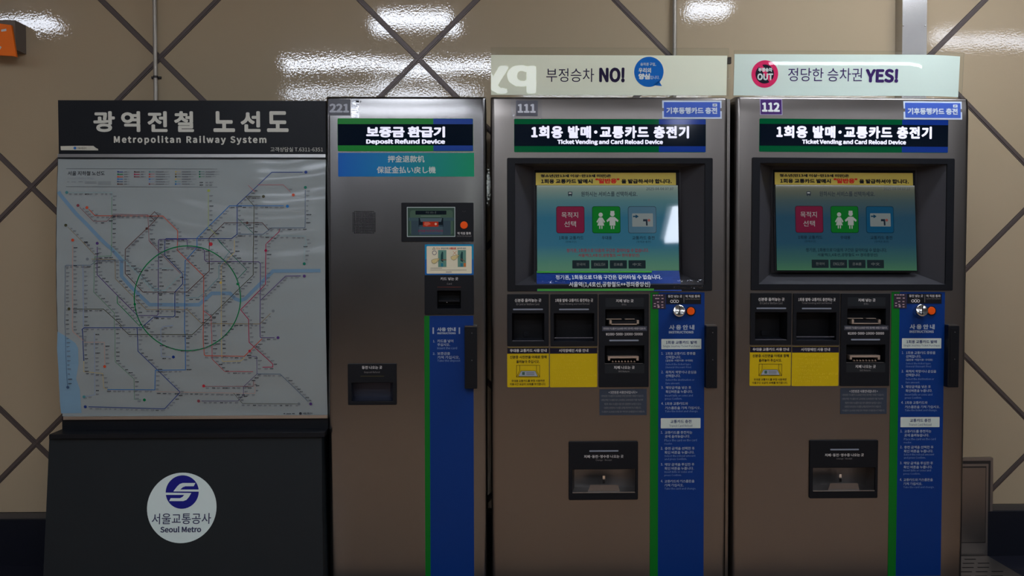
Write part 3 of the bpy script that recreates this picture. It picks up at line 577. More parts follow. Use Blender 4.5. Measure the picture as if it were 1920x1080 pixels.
    # coin tray
    p = N(); p.rr(652, 682, 743.5, 759.5, -0.008, 0.010, blk, 0.004, 0.002, holes=[(659.5, 718, 736, 752)]); p.cavity(659.5, 718, 736, 752, 0.001, 0.07, mat('tray_inside', (70, 72, 84), 0.4, 0.6), inner=(664, 717, 732, 743), floor=mat('tray_floor', (60, 64, 80), 0.3, 0.7))
    p.text("동전 나오는 곳", 678.5, 686, 716.5, 692, -0.0086, greyw, 0.01); p.text("Deposit Refund", 683, 696, 712, 700.3, -0.0086, greyd); p.line([(676, 705.3), (720, 705.3)], 0.9, -0.0086, mat('olive_ink', (74, 70, 40), 0.5)); p.build('coin_tray', root)
    return root
refund_machine()

# ------------------------------------------------------------------ acrylic signs on top of the machines
acry = clear_mat('clear_acrylic', (0.97, 0.985, 0.975), 0.01)
edge = mat('acrylic_edge', (150, 150, 135), 0.2, alpha=0.75)
sheet = mat('sign_sheet', (244, 242, 220), 0.5); sheet2 = mat('sign_sheet_cool', (222, 232, 222), 0.5)
purp = mat('purple_ink', (58, 30, 96), 0.5); navy = mat('navy_ink', (38, 24, 62), 0.5)
def acrylic_sign(first, ink_f):
    YS = 0.045
    a, b, c, d = (920, 92, 1364, 180) if first else (1374, 97.5, 1811, 181)
    OX = px((a+c)/2, d, YS)[0]; Zb = px((a+c)/2, d, YS)[1]
    root = thing('acrylic_sign', (OX, YS, ZT+0.0005 if first else ZT+0.0005), ("clear acrylic sign reading NO on top of machine 111" if first else "clear acrylic sign reading YES on top of machine 112"), 'sign', 'acrylic signs on the ticket machines')
    zoff = root.location.z
    def bend(x, z):      # leans forward, far end bows back a little
        y = -(z)*0.075
        if not first and x > 0.26: y += ((x-0.26)**2)*0.9
        return y
    def N():
        p = PB(OX); return p
    def fin(p, name, label=None):
        p.v = [(x, y-YS, z-zoff) for x, y, z in p.v]; p.yf = bend; return p.build(name, root, label)
    def slab(x0, y0, x1, y1, Y0, Y1, m, me=None):
        p = N(); X0, X1, Z0, Z1 = p.R(x0, y0, x1, y1, YS); n = 24; Z0 = max(Z0, ZT+0.001)
        for Y, fl in ((Y0, 0), (Y1, 1)):
            vs = [(X0+(X1-X0)*i/n, Y, z) for z in (Z0, Z1) for i in range(n+1)]
            p.add(vs, [((i, i+1, n+2+i, n+1+i) if not fl else (i, n+1+i, n+2+i, i+1)) for i in range(n)], m, True)
        for z in (Z0, Z1):
            vs = [(X0+(X1-X0)*i/n, Y, z) for Y in (Y0, Y1) for i in range(n+1)]
            p.add(vs, [(i, i+1, n+2+i, n+1+i) for i in range(n)], me or m)
        for x in (X0, X1): p.add([(x, Y0, Z0), (x, Y1, Z0), (x, Y1, Z1), (x, Y0, Z1)], [(0, 1, 2, 3)], me or m)
        return p
    fin(slab(a, b, c, d, YS-0.004, YS-0.002, acry, edge), 'front_pane', 'clear front pane'); 
    s0 = (920.6, 105, 1362, 178.5) if first else (1375.5, 103.5, 1803.5, 179.5)
    p = slab(*s0, YS, YS+0.0012, sheet if first else sheet2)
    Y = YS-0.0006
    if first:
        p.text("부정승차", 1024, 129, 1113.5, 154, Y, navy, 0.0, 1, 4); p.text("NO!", 1123, 127.5, 1171, 155, Y, navy, 0.03, 1, 4)
        bb = mat('bubble_blue', (8, 104, 192), 0.45)
        p.disc(1216, 135.5, 27.5, Y, bb, n=48); p.poly([(1224, 160), (1235, 152), (1241, 161.8)], Y, bb)
        for t, x, y, X, Z, bo in (("승차권 구입,", 1200, 118.5, 1229, 125, .01), ("우리의", 1196.5, 128, 1220, 137.5, .02), ("양심", 1196.5, 138.5, 1218, 149.5, .04), ("입니다.", 1219, 142.5, 1236, 149, 0)): p.text(t, x, y, X, Z, Y-0.0005, white, bo, 1, 3)
    else:
        pk = mat('pink_ink', (228, 40, 100), 0.45); bk = mat('near_black_ink', (28, 24, 40), 0.45)
        p.disc(1433, 139.5, 25, Y, pk, n=48); p.disc(1433, 139.5, 17.3, Y-0.0004, bk, n=40); p.poly([(1421, 124.5), (1426, 120), (1447.5, 151), (1443, 156)], Y-0.0007, pk)
        p.text("부정승차", 1420.5, 127.8, 1447, 135.5, Y-0.001, white, 0.03, 1, 3); p.text("OUT", 1419, 138.3, 1448.5, 151, Y-0.001, white, 0.03, 1, 3)
        p.text("정당한 승차권", 1476.5, 128.5, 1615, 153, Y, purp, 0.0, 1, 4); p.text("YES!", 1621.5, 130, 1683, 155.5, Y, purp, 0.03, 1, 4)
    fin(p, 'printed_sheet')
    return root
acrylic_sign(True, navy); acrylic_sign(False, purp)

# ------------------------------------------------------------------ map board
YB = 0.03
zb0, zb1 = px(350, 785, YB)[1], px(350, 289, YB)[1]
def bulge(z):
    t = min(1.0, max(0.0, (z-zb0)/(zb1-zb0))); return -0.030*math.sin(math.pi*t)
def bplane(x, y):
    Y = YB
    for _ in range(3): X, Z = px(x, y, Y); Y = YB+bulge(Z)
    return X, Z
def map_board():
    OX = px(355, 900, YB)[0]
    root = thing('map_board', (OX, 0, 0), "black map stand with curved subway map poster and round white emblem", 'map stand')
    bk = mat('board_black', (20, 22, 26), 0.42, bump=(300, 0.25, 0.001)); rail = mat('aluminium_rail', (186, 184, 180), 0.28, 1.0)
    cabm = mat('base_charcoal', (32, 36, 38), 0.4, bump=(300, 0.2, 0.001))
    Xl, Xr = px(110, 240, YB)[0]-OX, px(611, 240, YB)[0]-OX
    # backing, curved
    def curved(x0, x1, z0, z1, y0, y1, m, n=24):
        p = PB(OX); zs = [z0+(z1-z0)*i/n for i in range(n+1)]
        vs = [(x, y+bulge(z), z) for z in zs for x, y in ((x0, y0), (x1, y0), (x1, y1), (x0, y1))]
        fs = []
        for i in range(n):
            for k in range(4): fs.append((4*i+k, 4*i+(k+1) % 4, 4*i+4+(k+1) % 4, 4*i+4+k))
        fs += [(3, 2, 1, 0), (4*n, 4*n+1, 4*n+2, 4*n+3)]
        p.add(vs, fs, m); return p
    zt = px(350, 188.5, YB)[1]; z_l = px(350, 820, YB)[1]
    curved(Xl-0.006, Xr, zb0-0.05, zb1, YB+0.003, YB+0.04, bk).build('backing_panel', root)
    p = PB(OX); p.box(Xl, Xr, YB-0.002, YB+0.05, zb1, zt, bk); Y = YB-0.003; lt = mat('header_lettering', (196, 196, 184), 0.45)
    for g, a, b in (("광", 175, 215.5), ("역", 227, 263), ("전", 276.5, 314), ("철", 326.5, 363.5), ("노", 400, 440.5), ("선", 451, 488.5), ("도", 500.5, 541)): p.text(g, a, 208.5, b, 247.5, Y, lt, 0.02, 1, 4)
    p.text("Metropolitan Railway System", 213.5, 254.5, 499.5, 271.5, Y, lt, 0.025, 1.12, 4); p.text("고객상담실 T.6311-6351", 507, 276, 605.5, 284.5, Y, lt, 0.0)
    h = p.build('header_panel', root)
    p = PB(OX); p.poly([(113.5, 274), (150, 273.3), (175, 273.5), (179, 277), (183.5, 279), (184, 282), (114, 281.5)], YB-0.0034, mat('torn_sticker', (186, 184, 168), 0.5), 0.001); p.disc(140.5, 277.7, 2.7, YB-0.004, mat('emblem_azure', (40, 100, 170), 0.5), n=16)
    p.text("서울교통공사", 145, 275.8, 162, 279.6, YB-0.004, ink); p.build('torn_sticker', h)
    # poster
    Pm = mat('map_paper', (138, 146, 145), 0.42, coat=0.25, bump=(7, 0.5, 0.0025))
    p = PB(OX, bplane)
    def wr(x, z): return 0.0007*math.sin(z*60+3*math.sin(x*5)) + 0.0005*math.sin(x*35+z*9)
    p.yf = lambda x, z: bulge(z)+wr(x, z)
    Xp0, Xp1 = px(114, 500, YB)[0]-OX-0.002, Xr-0.001; zp0, zp1 = px(350, 779, YB)[1], px(350, 297, YB)[1]; nx, nz = 60, 120
    p.add([(Xp0+(Xp1-Xp0)*i/nx, YB-0.001, zp0+(zp1-zp0)*j/nz) for j in range(nz+1) for i in range(nx+1)], [(j*(nx+1)+i, j*(nx+1)+i+1, (j+1)*(nx+1)+i+1, (j+1)*(nx+1)+i) for j in range(nz) for i in range(nx)], Pm, True)
    Fr = {'A': (100, 300, 6.75), 'B': (350, 300, 6.75), 'C': (100, 450, 6.354), 'D': (350, 450, 6.354), 'E': (100, 610, 6.0), 'F': (350, 610, 6.0)}
    def T(k, pts): a, b, s = Fr[k]; return [(a+x/s, b+y/s) for x, y in pts]
    def dens(pts, st=4.0):
        o = [pts[0]]
        for (a, b), (c, d) in zip(pts, pts[1:]):
            n = max(1, int(math.hypot(c-a, d-b)/st)); o += [(a+(c-a)*i/n, b+(d-b)*i/n) for i in range(1, n+1)]
        return o
    Y = YB-0.0022
    cols = dict(navy=(24, 52, 120), sky=(28, 104, 168), org=(184, 72, 44), crim=(158, 28, 70), pur=(76, 52, 110), brn=(84, 52, 46), olv=(66, 66, 44), grn=(0, 118, 66), teal=(70, 130, 134), dteal=(8, 104, 84), gold=(130, 108, 66), grey=(112, 118, 122), yell=(182, 158, 84), lime=(150, 162, 84), red=(176, 46, 56), lteal=(120, 158, 160), mar=(128, 62, 70), lgrn=(84, 132, 96), lblue=(120, 140, 176), pink=(180, 130, 110), dgb=(58, 80, 108))
    M = {k: mat('map_line_'+k, v, 0.45) for k, v in cols.items()}
    river = mat('map_river', (104, 134, 156), 0.45); sea = mat('map_sea', (114, 146, 166), 0.45)
    p.poly(dens(T('E', [(50, 70), (120, 110), (180, 150), (250, 200), (282, 260), (285, 430), (260, 600), (300, 720), (320, 985), (90, 990), (75, 850), (60, 500), (45, 260)]), 8), Y+0.0006, sea)
    p.line(dens(T('A', [(70, 400), (90, 440), (300, 690), (430, 820), (600, 1000)])+T('C', [(640, 60), (700, 110), (815, 240), (815, 430), (930, 560), (1150, 770)])+T('D', [(0, 772), (150, 770), (230, 700), (300, 635), (520, 635), (580, 700), (640, 722), (700, 700), (1030, 370), (1595, 365)])), 6.6, Y+0.0003, river)
    L = [('navy', 1.3, 'B', [(1470, 155), (1080, 155), (640, 570), (640, 940), (570, 995), (0, 995)], 'A', [(1430, 995), (1415, 1012), (1415, 1080)], 'C', [(1330, 60), (1330, 185), (1540, 400), (1545, 520), (1450, 620), (1450, 900), (1430, 915), (1200, 915), (1070, 1030)]),
     ('navy', 1.4, 'C', [(1070, 1045), (370, 1045), (345, 1065)], 'E', [(330, 60), (345, 400)]), ('navy', 1.3, 'E', [(945, 25), (955, 290), (1430, 750), (1255, 938), (400, 915)]),
     ('sky', 1.3, 'B', [(1230, 580), (545, 580), (130, 990)], 'D', [(125, 60), (125, 90), (10, 220)], 'C', [(1572, 250), (1565, 1080)], 'E', [(1485, 100), (1490, 500), (1150, 505), (1145, 725), (610, 722)]),
     ('org', 1.3, 'A', [(455, 625), (530, 705), (1390, 710), (1575, 895), (1575, 1060)], 'C', [(1480, 60), (1480, 120), (1588, 228)], 'D', [(10, 240), (205, 430), (200, 1080)], 'F', [(190, 200), (200, 330), (215, 341), (650, 348), (710, 290), (850, 150)]),
     ('crim', 1.3, 'B', [(1180, 870), (1170, 910), (1000, 1070)], 'D', [(945, 50), (940, 530), (645, 830), (740, 945), (740, 1060)], 'F', [(700, 100), (705, 190), (970, 435), (970, 468), (855, 470)]),
     ('pur', 1.2, 'C', [(525, 80), (525, 415), (985, 880), (1000, 900), (1235, 900), (1250, 885), (1255, 0)], 'A', [(1335, 1080), (1335, 1015), (1350, 1004), (1690, 1004), (1700, 1080)], 'D', [(12, 85), (190, 100), (215, 130), (215, 235), (235, 255), (860, 260), (880, 280), (875, 1060)], 'F', [(828, 130), (840, 138), (990, 138)]),
     ('pur', 1.2, 'D', [(885, 715), (1180, 430), (1360, 428)]),
     ('brn', 1.2, 'B', [(1040, 885), (960, 795), (480, 795), (285, 990)], 'D', [(270, 40), (270, 370), (0, 625)], 'C', [(1600, 620), (1070, 620), (860, 400), (860, 110), (975, 0)], 'A', [(965, 1080), (1285, 770), (1230, 710), (1285, 655), (1340, 710), (1285, 770)]),
     ('olv', 1.1, 'B', [(935, 462), (750, 462), (855, 580), (848, 1080)], 'D', [(795, 100), (795, 415), (120, 1080)], 'F', [(65, 105), (0, 105)], 'E', [(1500, 103), (850, 103), (745, 0)], 'C', [(820, 1020), (600, 822), (230, 822)]),
     ('lteal', 0.9, 'C', [(705, 90), (860, 245), (1190, 605), (1330, 600), (1540, 400)]), ('teal', 0.8, 'C', [(950, 320), (1200, 578), (1260, 578)]), ('lteal', 0.6, 'C', [(960, 330), (1440, 338)]),
     ('dteal', 1.0, 'B', [(395, 1000), (460, 1075)], 'D', [(380, 10), (715, 350), (600, 470)]), ('dteal', 0.8, 'B', [(650, 740), (848, 930)]),
     ('dgb', 0.9, 'B', [(640, 940), (970, 940), (1080, 860), (1500, 858), (1503, 380)]), ('lteal', 0.6, 'B', [(850, 955), (1500, 965), (1520, 1080)], 'D', [(1408, 60), (1403, 260)]),
     ('gold', 0.9, 'C', [(460, 228), (740, 232), (740, 460), (1110, 828), (1600, 828)], 'D', [(10, 830), (180, 995), (875, 998), (1000, 875)]),
     ('dgb', 0.7, 'E', [(165, 680), (150, 480), (135, 0)], 'C', [(140, 1000), (145, 310), (160, 300), (450, 300), (525, 242), (860, 242)]),
     ('lgrn', 0.8, 'A', [(745, 470), (742, 1080)], 'C', [(692, 60), (690, 190), (500, 195), (490, 240), (487, 620), (730, 870), (730, 1030)], 'E', [(695, 60), (700, 410), (910, 600), (915, 830), (990, 835)]),
     ('yell', 0.9, 'D', [(570, 0), (570, 150), (415, 310), (415, 1060)], 'F', [(392, 100), (398, 390), (410, 405), (610, 400), (655, 360)]), ('teal', 0.7, 'D', [(520, 130), (385, 310), (385, 450), (200, 640), (140, 688), (0, 688)]),
     ('lime', 0.9, 'B', [(278, 430), (278, 850), (390, 960)]), ('lteal', 0.6, 'A', [(190, 412), (745, 412), (745, 470)]),
     ('pink', 0.9, 'C', [(235, 60), (232, 1050)], 'E', [(222, 70), (335, 170)]), ('lblue', 0.9, 'C', [(358, 300), (362, 1040)]), ('pink', 0.7, 'E', [(345, 190), (580, 190), (582, 440)]), ('lblue', 0.7, 'E', [(465, 80), (470, 780), (360, 800)]),
     ('yell', 0.8, 'E', [(345, 400), (345, 520), (560, 540), (570, 700), (610, 722)]), ('pink', 0.6, 'E', [(1160, 745), (1420, 750)], 'F', [(20, 752), (770, 765), (770, 640)]),
     ('red', 0.9, 'D', [(200, 840), (295, 910), (295, 1060)], 'F', [(285, 100), (290, 380), (430, 517), (750, 520)]), ('pur', 0.8, 'F', [(690, 345), (790, 350), (795, 545), (640, 690), (640, 780), (580, 850), (170, 850)]), ('dgb', 0.9, 'F', [(790, 545), (1055, 548), (1370, 855)]),
     ('olv', 0.7, 'F', [(530, 760), (630, 878), (1250, 882)]), ('mar', 0.8, 'F', [(210, 685), (750, 685), (755, 620)]), ('lblue', 0.8, 'E', [(1350, 0), (1240, 15), (1212, 45), (1218, 340), (1230, 352), (1320, 355)]),
     ('gold', 0.7, 'A', [(190, 850), (420, 1080)], 'C', [(340, 10), (500, 180)]), ('mar', 0.8, 'A', [(340, 600), (510, 775), (680, 775), (745, 710), (760, 688), (1200, 692), (1215, 1020), (1260, 1080)], 'C', [(1140, 0), (1290, 170), (1520, 400)]),
     ('grn', 1.1, 'C', [(765, 665), (765, 750), (1040, 1030)]), ('red', 0.6, 'B', [(870, 410), (780, 320)]), ('red', 0.6, 'B', [(900, 315), (1225, 315), (1320, 410)])]
    lab = PB(OX, bplane); lab.yf = p.yf; tx = mat('map_station_print', (96, 98, 104), 0.5); tb = mat('map_station_bold', (44, 46, 52), 0.5)
    rnd = random.Random(11); k = 0
    allp = []
    for e in L:
        pts = []
        for i in range(2, len(e), 2): pts += T(e[i], e[i+1])
        k += 1; p.line(dens(pts), e[1]*0.95, Y-0.00003*k, M[e[0]]); allp.append(pts)
    circ = [(352+99.6*math.cos(2*math.pi*i/72), 559.3-98.2*math.sin(2*math.pi*i/72)) for i in range(72)]
    Y2 = Y-0.0016
    p.line(circ, 1.9, Y-0.0015, M['grn'], closed=True); allp.append(circ[::6])
    for f, x, y, c, r in (('A', 175, 412, 'teal', 2.8), ('A', 318, 576, 'mar', 2.8), ('A', 430, 603, 'org', 2.8), ('A', 162, 826, 'olv', 2.8), ('A', 252, 1014, 'org', 2.8), ('A', 560, 1054, 'pur', 2.8), ('A', 1185, 868, 'brn', 2.4), ('B', 282, 388, 'lime', 2.8),
        ('B', 1512, 155, 'navy', 2.9), ('B', 1505, 348, 'dteal', 2.8), ('B', 975, 462, 'olv', 2.8), ('B', 1352, 443, 'org', 2.8), ('B', 1278, 586, 'sky', 2.9), ('B', 768, 795, 'brn', 2.4), ('B', 308, 1065, 'red', 3.6), ('C', 411, 228, 'grey', 2.8), ('C', 190, 820, 'olv', 2.8),
        ('C', 975, 765, 'grn', 2.4), ('D', 945, 125, 'crim', 2.6), ('D', 410, 508, 'yell', 2.6), ('D', 612, 523, 'grn', 2.6), ('D', 1403, 283, 'dteal', 2.8), ('D', 1403, 430, 'pur', 2.8), ('D', 1033, 845, 'grey', 2.8), ('E', 168, 696, 'dgb', 2.8), ('E', 582, 462, 'org', 2.8),
        ('E', 350, 803, 'teal', 2.8), ('E', 365, 914, 'navy', 2.8), ('E', 1028, 838, 'grn', 2.8), ('E', 1355, 355, 'navy', 2.8), ('F', 712, 288, 'red', 2.6), ('F', 1030, 138, 'pur', 2.8), ('F', 195, 680, 'red', 2.8), ('F', 137, 850, 'mar', 2.8), ('F', 1265, 882, 'grey', 2.8), ('F', 1398, 882, 'pur', 2.8)):
        (a, b), = T(f, [(x, y)]); p.disc(a, b, r, Y2, M[c], n=16)
    def dash(x, y, w, h, m):
        X0, X1, Z0, Z1 = p.R(x, y, x+w, y+h, YB); p.add([(X0, Y2, Z0), (X1, Y2, Z0), (X1, Y2, Z1), (X0, Y2, Z1)], [(0, 1, 2, 3)], m)
    def name(x, y, big=False):          # a station name too small to read: broken strokes in two rows
        w = rnd.uniform(3.5, 6.5)*(1.25 if big else 1); m = tb if big else tx; u = 0
        while u < w: q = rnd.uniform(0.7, 1.5); dash(x+u, y, q, rnd.uniform(0.9, 1.3)*(1.3 if big else 1), m); u += q+0.25
        dash(x, y+2.0, w*rnd.uniform(0.7, 1.2), 0.4, tx)
    for pts in allp:
        acc = 4.0
        for (a, b), (c, d) in zip(pts, pts[1:]):
            l = math.hypot(c-a, d-b)
            if l < 1: continue
            dx, dy = (c-a)/l, (d-b)/l; st = 7.8 if abs(dy) > 0.5 else 9.2
            while acc < l:
                x, y = a+dx*acc, b+dy*acc
                if 114 < x < 592 and 352 < y < 770:
                    if abs(dy) < 0.3: name(x-2.5, y+2.2, rnd.random() < 0.2)
                    else: name(x+2.2, y-1.2 if dx*dy >= 0 else y+0.2, rnd.random() < 0.2)
                acc += st*rnd.uniform(0.85, 1.3)
            acc -= l
    dkl = mat('map_rule', (70, 74, 78), 0.5)
    for y in (316.5, 350.3): p.line(dens([(124.5, y-0.2), (408, y+0.6)], 20), 0.55, Y, dkl)
    p.text("서울 지하철 노선도", 127.5, 320.8, 197, 329.2, Y, tb, 0.01); p.text("Seoul Metro Map", 127.5, 332, 176, 337.3, Y, mat('map_grey_title', (128, 134, 138), 0.5))
    for a, b, y in ((127, 131, 341), (135, 143, 341), (148, 156, 340.5), (160, 182, 341), (160, 182, 343.3), (185, 209, 341), (185, 209, 343.2), (185, 209, 345.8)): dash(a, y, b-a, 0.5, tx)
    leg = ['navy', 'grn', 'org', 'sky', 'dgb', 'brn']; leg2 = ['brn', 'crim', 'mar']; leg3 = ['teal', 'red', 'org', 'sky', 'lblue', 'mar']; leg4 = ['yell', 'gold', 'olv', 'yell', 'teal', 'sky']; leg5 = ['dteal', 'dteal', 'grn']
    for (x0, cs, big) in ((220.5, leg, 1), (251.5, leg2, 1), (279.5, leg3, 0), (328.5, leg4, 0), (373.5, leg5, 0)):
        for i, c in enumerate(cs):
            y = 322.3+i*4.6; p.disc(x0+1.5, y, 1.5, Y2, M[c], n=10); dash(x0+1, y-0.5, 10, 1.3 if big else 0.5, M[c])
            w = 5 if big else rnd.uniform(8, 18); u = 0
            while u < w: q = rnd.uniform(0.8, 1.6); dash(x0+13+u, y-0.8, q, 1.6, tx); u += q+0.3
            dash(x0+14+w, y-0.2, 4 if big else 9, 0.45, tx)
    for y in (341.5, 346.2): name(375, y, True); name(386, y); name(393, y)
    p.text("서울교통공사", 568, 773, 586, 777, Y, tb, 0.01); p.disc(563.5, 775.2, 2.6, Y, tb, n=14); dash(532, 774.5, 3, 1.5, tb); dash(537, 775, 9, 1.2, tb); dash(548, 774.6, 5, 1.4, tb)
    p.build('map_poster', root, 'pale subway map poster')
    # rails
    zt1 = px(350, 289.5, YB)[1]; p = PB(OX); p.box(Xl-0.001, Xr, YB-0.010, YB+0.004, px(350, 295.6, YB)[1], zt1, rail); p.box(Xl-0.001, Xr, YB-0.006, YB+0.004, px(350, 298.3, YB)[1], px(350, 295.6, YB)[1], bk); p.build('top_rail', root, 'bright aluminium top rail')
    p = PB(OX); p.box(Xl+0.004, Xr, YB-0.010, YB+0.004, px(350, 785, YB)[1], px(350, 779, YB)[1], rail); p.build('bottom_rail', root, 'aluminium bottom rail')
    # ledge and base: the base spreads a little towards the floor
    zl0, zl1 = px(350, 821, -0.05)[1], px(350, 809, -0.02)[1]
    p = PB(OX); 
    p.box(Xl+0.003, Xr, YB, YB+0.05, zl1-0.01, zb0, bk)
    a0, a1 = px(92, 820, -0.05)[0]-OX, px(608, 820, -0.05)[0]-OX
    zz = zl1
    vs = [(a0, -0.05, zl0), (a1, -0.05, zl0), (a1, -0.05, zl0+0.016), (a0, -0.05, zl0+0.016), (Xl-0.012, YB+0.02, zz), (Xr, YB+0.02, zz), (a0+0.01, 0.2, zl0), (a1, 0.2, zl0), (Xl-0.012, 0.2, zz), (Xr, 0.2, zz)]
    p.add(vs, [(0, 1, 2, 3), (3, 2, 5, 4), (4, 5, 9, 8), (0, 3, 4, 8, 6), (1, 7, 9, 5, 2), (0, 6, 7, 1)], bk); p.build('ledge', root)
    t0, t1 = px(92.5, 826, -0.035)[0]-OX, px(603, 826, -0.035)[0]-OX; f0, f1 = px(81, 1080, -0.09)[0]-OX, px(605.5, 1080, -0.09)[0]-OX
    zc_ = px(350, 1080, -0.09)[1]; s = (zl0)/(zl0-zc_); f0 = t0+(f0-t0)*s; f1 = t1+(f1-t1)*s; yfl = -0.035+(-0.09+0.035)*s
    def yface(z): return -0.035+(yfl+0.035)*(1-z/zl0)
    p = PB(OX); vs = [(f0, yfl, 0), (f1, yfl, 0), (t1, -0.035, zl0), (t0, -0.035, zl0), (f0, 0.3, 0), (f1, 0.3, 0), (t1, 0.2, zl0), (t0, 0.2, zl0)]
    p.add(vs, [(0, 1, 2, 3), (5, 4, 7, 6), (4, 0, 3, 7), (1, 5, 6, 2), (4, 5, 1, 0), (3, 2, 6, 7)], cabm); b = p.build('base_cabinet', root)
    # emblem
    def eplane(x, y):
        Y = -0.06
        for _ in range(3): X, Z = px(x, y, Y); Y = yface(Z)
        return X, Z
    p = PB(OX, eplane); p.yf = lambda x, z: yface(z)
    eb = mat('emblem_blue', (26, 28, 120), 0.4); ew = mat('emblem_white', (205, 218, 212), 0.45); et = mat('emblem_text', (52, 54, 84), 0.5)
    p.disc(341, 952, 65, -0.0012, ew, 0.001, n=72); p.disc(342, 922.3, 31, -0.0018, eb, n=56)
    def G(l): return [(x/3.097, 760+y/3.097) for x, y in l]
    p.poly(G([(1008, 499), (1030, 470), (1045, 456), (1062, 450), (1136, 450), (1126, 469), (1078, 469), (1062, 475), (1048, 488), (1158, 488), (1157, 500)]), -0.0023, ew)
    p.poly(G([(962, 506), (1112, 508), (1098, 532), (1084, 548), (1066, 555), (984, 555), (992, 538), (1048, 538), (1062, 530), (1071, 519), (963, 519)]), -0.0023, ew)
    p.text("서울교통공사", 285, 962, 396, 982.5, -0.0018, et, 0.005, 1, 4); p.text("Seoul Metro", 301, 986.5, 377.5, 998, -0.0018, et, 0.02, 1, 4); p.build('emblem_sticker', b, 'round white emblem sticker')
    return root
map_board()

# ------------------------------------------------------------------ the wall
YW = 0.5; PITCHX = 1.092; CX0, CZ0 = -1.399, 2.153
def wall():
    wm = mat('enamel_panel', (170, 152, 124), 0.03, spec=0.7); nt = wm.node_tree; b = nt.nodes['Principled BSDF']
    tc = nt.nodes.new('ShaderNodeTexCoord'); n1 = nt.nodes.new('ShaderNodeTexNoise'); n1.inputs['Scale'].default_value = 130; n1.inputs['Detail'].default_value = 1.5
    bp = nt.nodes.new('ShaderNodeBump'); bp.inputs['Strength'].default_value = 1; bp.inputs['Distance'].default_value = 0.00013
    n2 = nt.nodes.new('ShaderNodeTexNoise'); n2.inputs['Scale'].default_value = 2.6; n2.inputs['Detail'].default_value = 0.5
    b2 = nt.nodes.new('ShaderNodeBump'); b2.inputs['Strength'].default_value = 1; b2.inputs['Distance'].default_value = 0.0016
    nt.links.new(tc.outputs['Object'], n1.inputs['Vector']); nt.links.new(tc.outputs['Object'], n2.inputs['Vector'])
    nt.links.new(n1.outputs['Fac'], bp.inputs['Height']); nt.links.new(n2.outputs['Fac'], b2.inputs['Height']); nt.links.new(b2.outputs['Normal'], bp.inputs['Normal']); nt.links.new(bp.outputs['Normal'], b.inputs['Normal'])
    seam = mat('seam_profile', (92, 82, 78), 0.4, 0.3); gap = mat('seam_gap', (14, 12, 12), 0.8)
    p = PB(); XA, XB, ZA, ZB = -3.4, 4.2, 0.221, CEIL
    p.add([(XA, YW+0.012, ZA), (XB, YW+0.012, ZA), (XB, YW+0.012, ZB), (XA, YW+0.012, ZB)], [(0, 1, 2, 3)], gap)
    H = PITCHX/2; g = 0.0115
    XP0, XP1 = px(1264.5, 60, YW)[0], px(1690, 60, YW)[0]
    def clip(poly, xa, xb):
        for ax, lim, sg in ((0, xa, 1), (0, xb, -1), (1, ZA, 1), (1, ZB, -1)):
            out = []
            for i in range(len(poly)):
                a, c = poly[i-1], poly[i]; da, dc = sg*(a[ax]-lim), sg*(c[ax]-lim)
                if (da >= 0) != (dc >= 0): t = da/(da-dc); out.append((a[0]+(c[0]-a[0])*t, a[1]+(c[1]-a[1])*t))
                if dc >= 0: out.append(c)
            poly = out
            if not poly: break
        return poly
    # diamond panels, each pressed very slightly outwards, with a rolled edge
    N = 10
    for i in range(-6, 8):
        for j in range(-7, 4):
            if (i+j) % 2 == 0: continue
            cx, cz = CX0+i*H, CZ0+j*H; R = H-g*1.414
            def put(q, cx, cz, R):
                vs = []
                for x, z in q:
                    u = ((x-cx)+(z-cz))/R; v = ((z-cz)-(x-cx))/R
                    vs.append((x, YW-0.0022*(1-u*u)*(1-v*v), z))
                n = len(q); s = sum(q[k][0]*q[(k+1) % n][1]-q[(k+1) % n][0]*q[k][1] for k in range(n))
                p.add(vs, [tuple(range(n)) if s > 0 else tuple(reversed(range(n)))], wm, True)
            def pt(u, v, s=1.0): return cx+(u-v)*R/2*s, cz+(u+v)*R/2*s        # u, v in -1..1
            for a in range(N):
                for c in range(N):
                    q = [pt(-1+2*(a+da)/N, -1+2*(c+dc)/N) for da, dc in ((0, 0), (1, 0), (1, 1), (0, 1))]
                    for xa, xb in ((XA, XP0), (XP1, XB)):
                     q_ = clip(q, xa, xb)
                     if len(q_) > 2: put(q_, cx, cz, R)
    # seam bars
    for sgn in (1, -1):
        for k in range(-8, 10):
            c = (CZ0-sgn*CX0)+k*PITCHX                      # z = sgn*x + c
            for w, y0, y1, m in ((0.0098, YW-0.001, YW+0.012, seam), (0.0040, YW-0.004, YW-0.001, seam)):
              for xa, xb in ((XA, XP0), (XP1, XB)):
                P = clip([(XA, sgn*XA+c-w*1.414), (XB, sgn*XB+c-w*1.414), (XB, sgn*XB+c+w*1.414), (XA, sgn*XA+c+w*1.414)], xa, xb)
                if len(P) < 3: continue
                n = len(P); yo = 0.0004 if sgn > 0 else 0
                p.add([(x, y0-yo, z) for x, z in P]+[(x, y1, z) for x, z in P], [tuple(range(n))]+[(a, (a+1) % n, n+(a+1) % n, n+a) for a in range(n)], m)
    p.box(XP0+0.006, XP1, YW-0.001, YW+0.012, ZA, ZB, wm)
    # plain wall behind and to the sides
    p.box(-9, XA, YW, YW+0.1, 0.0, CEIL, wm); p.box(XB, 9, YW, YW+0.1, 0.0, CEIL, wm); p.box(XA, XB, YW+0.013, YW+0.1, 0, CEIL, gap)
    o = p.build('wall_back'); 
    # weld so the panels shade smoothly
    import bmesh
    bm = bmesh.new(); bm.from_mesh(o.data); bmesh.ops.remove_doubles(bm, verts=bm.verts, dist=1e-5); bm.to_mesh(o.data); bm.free()
    return struct(o)
wall()
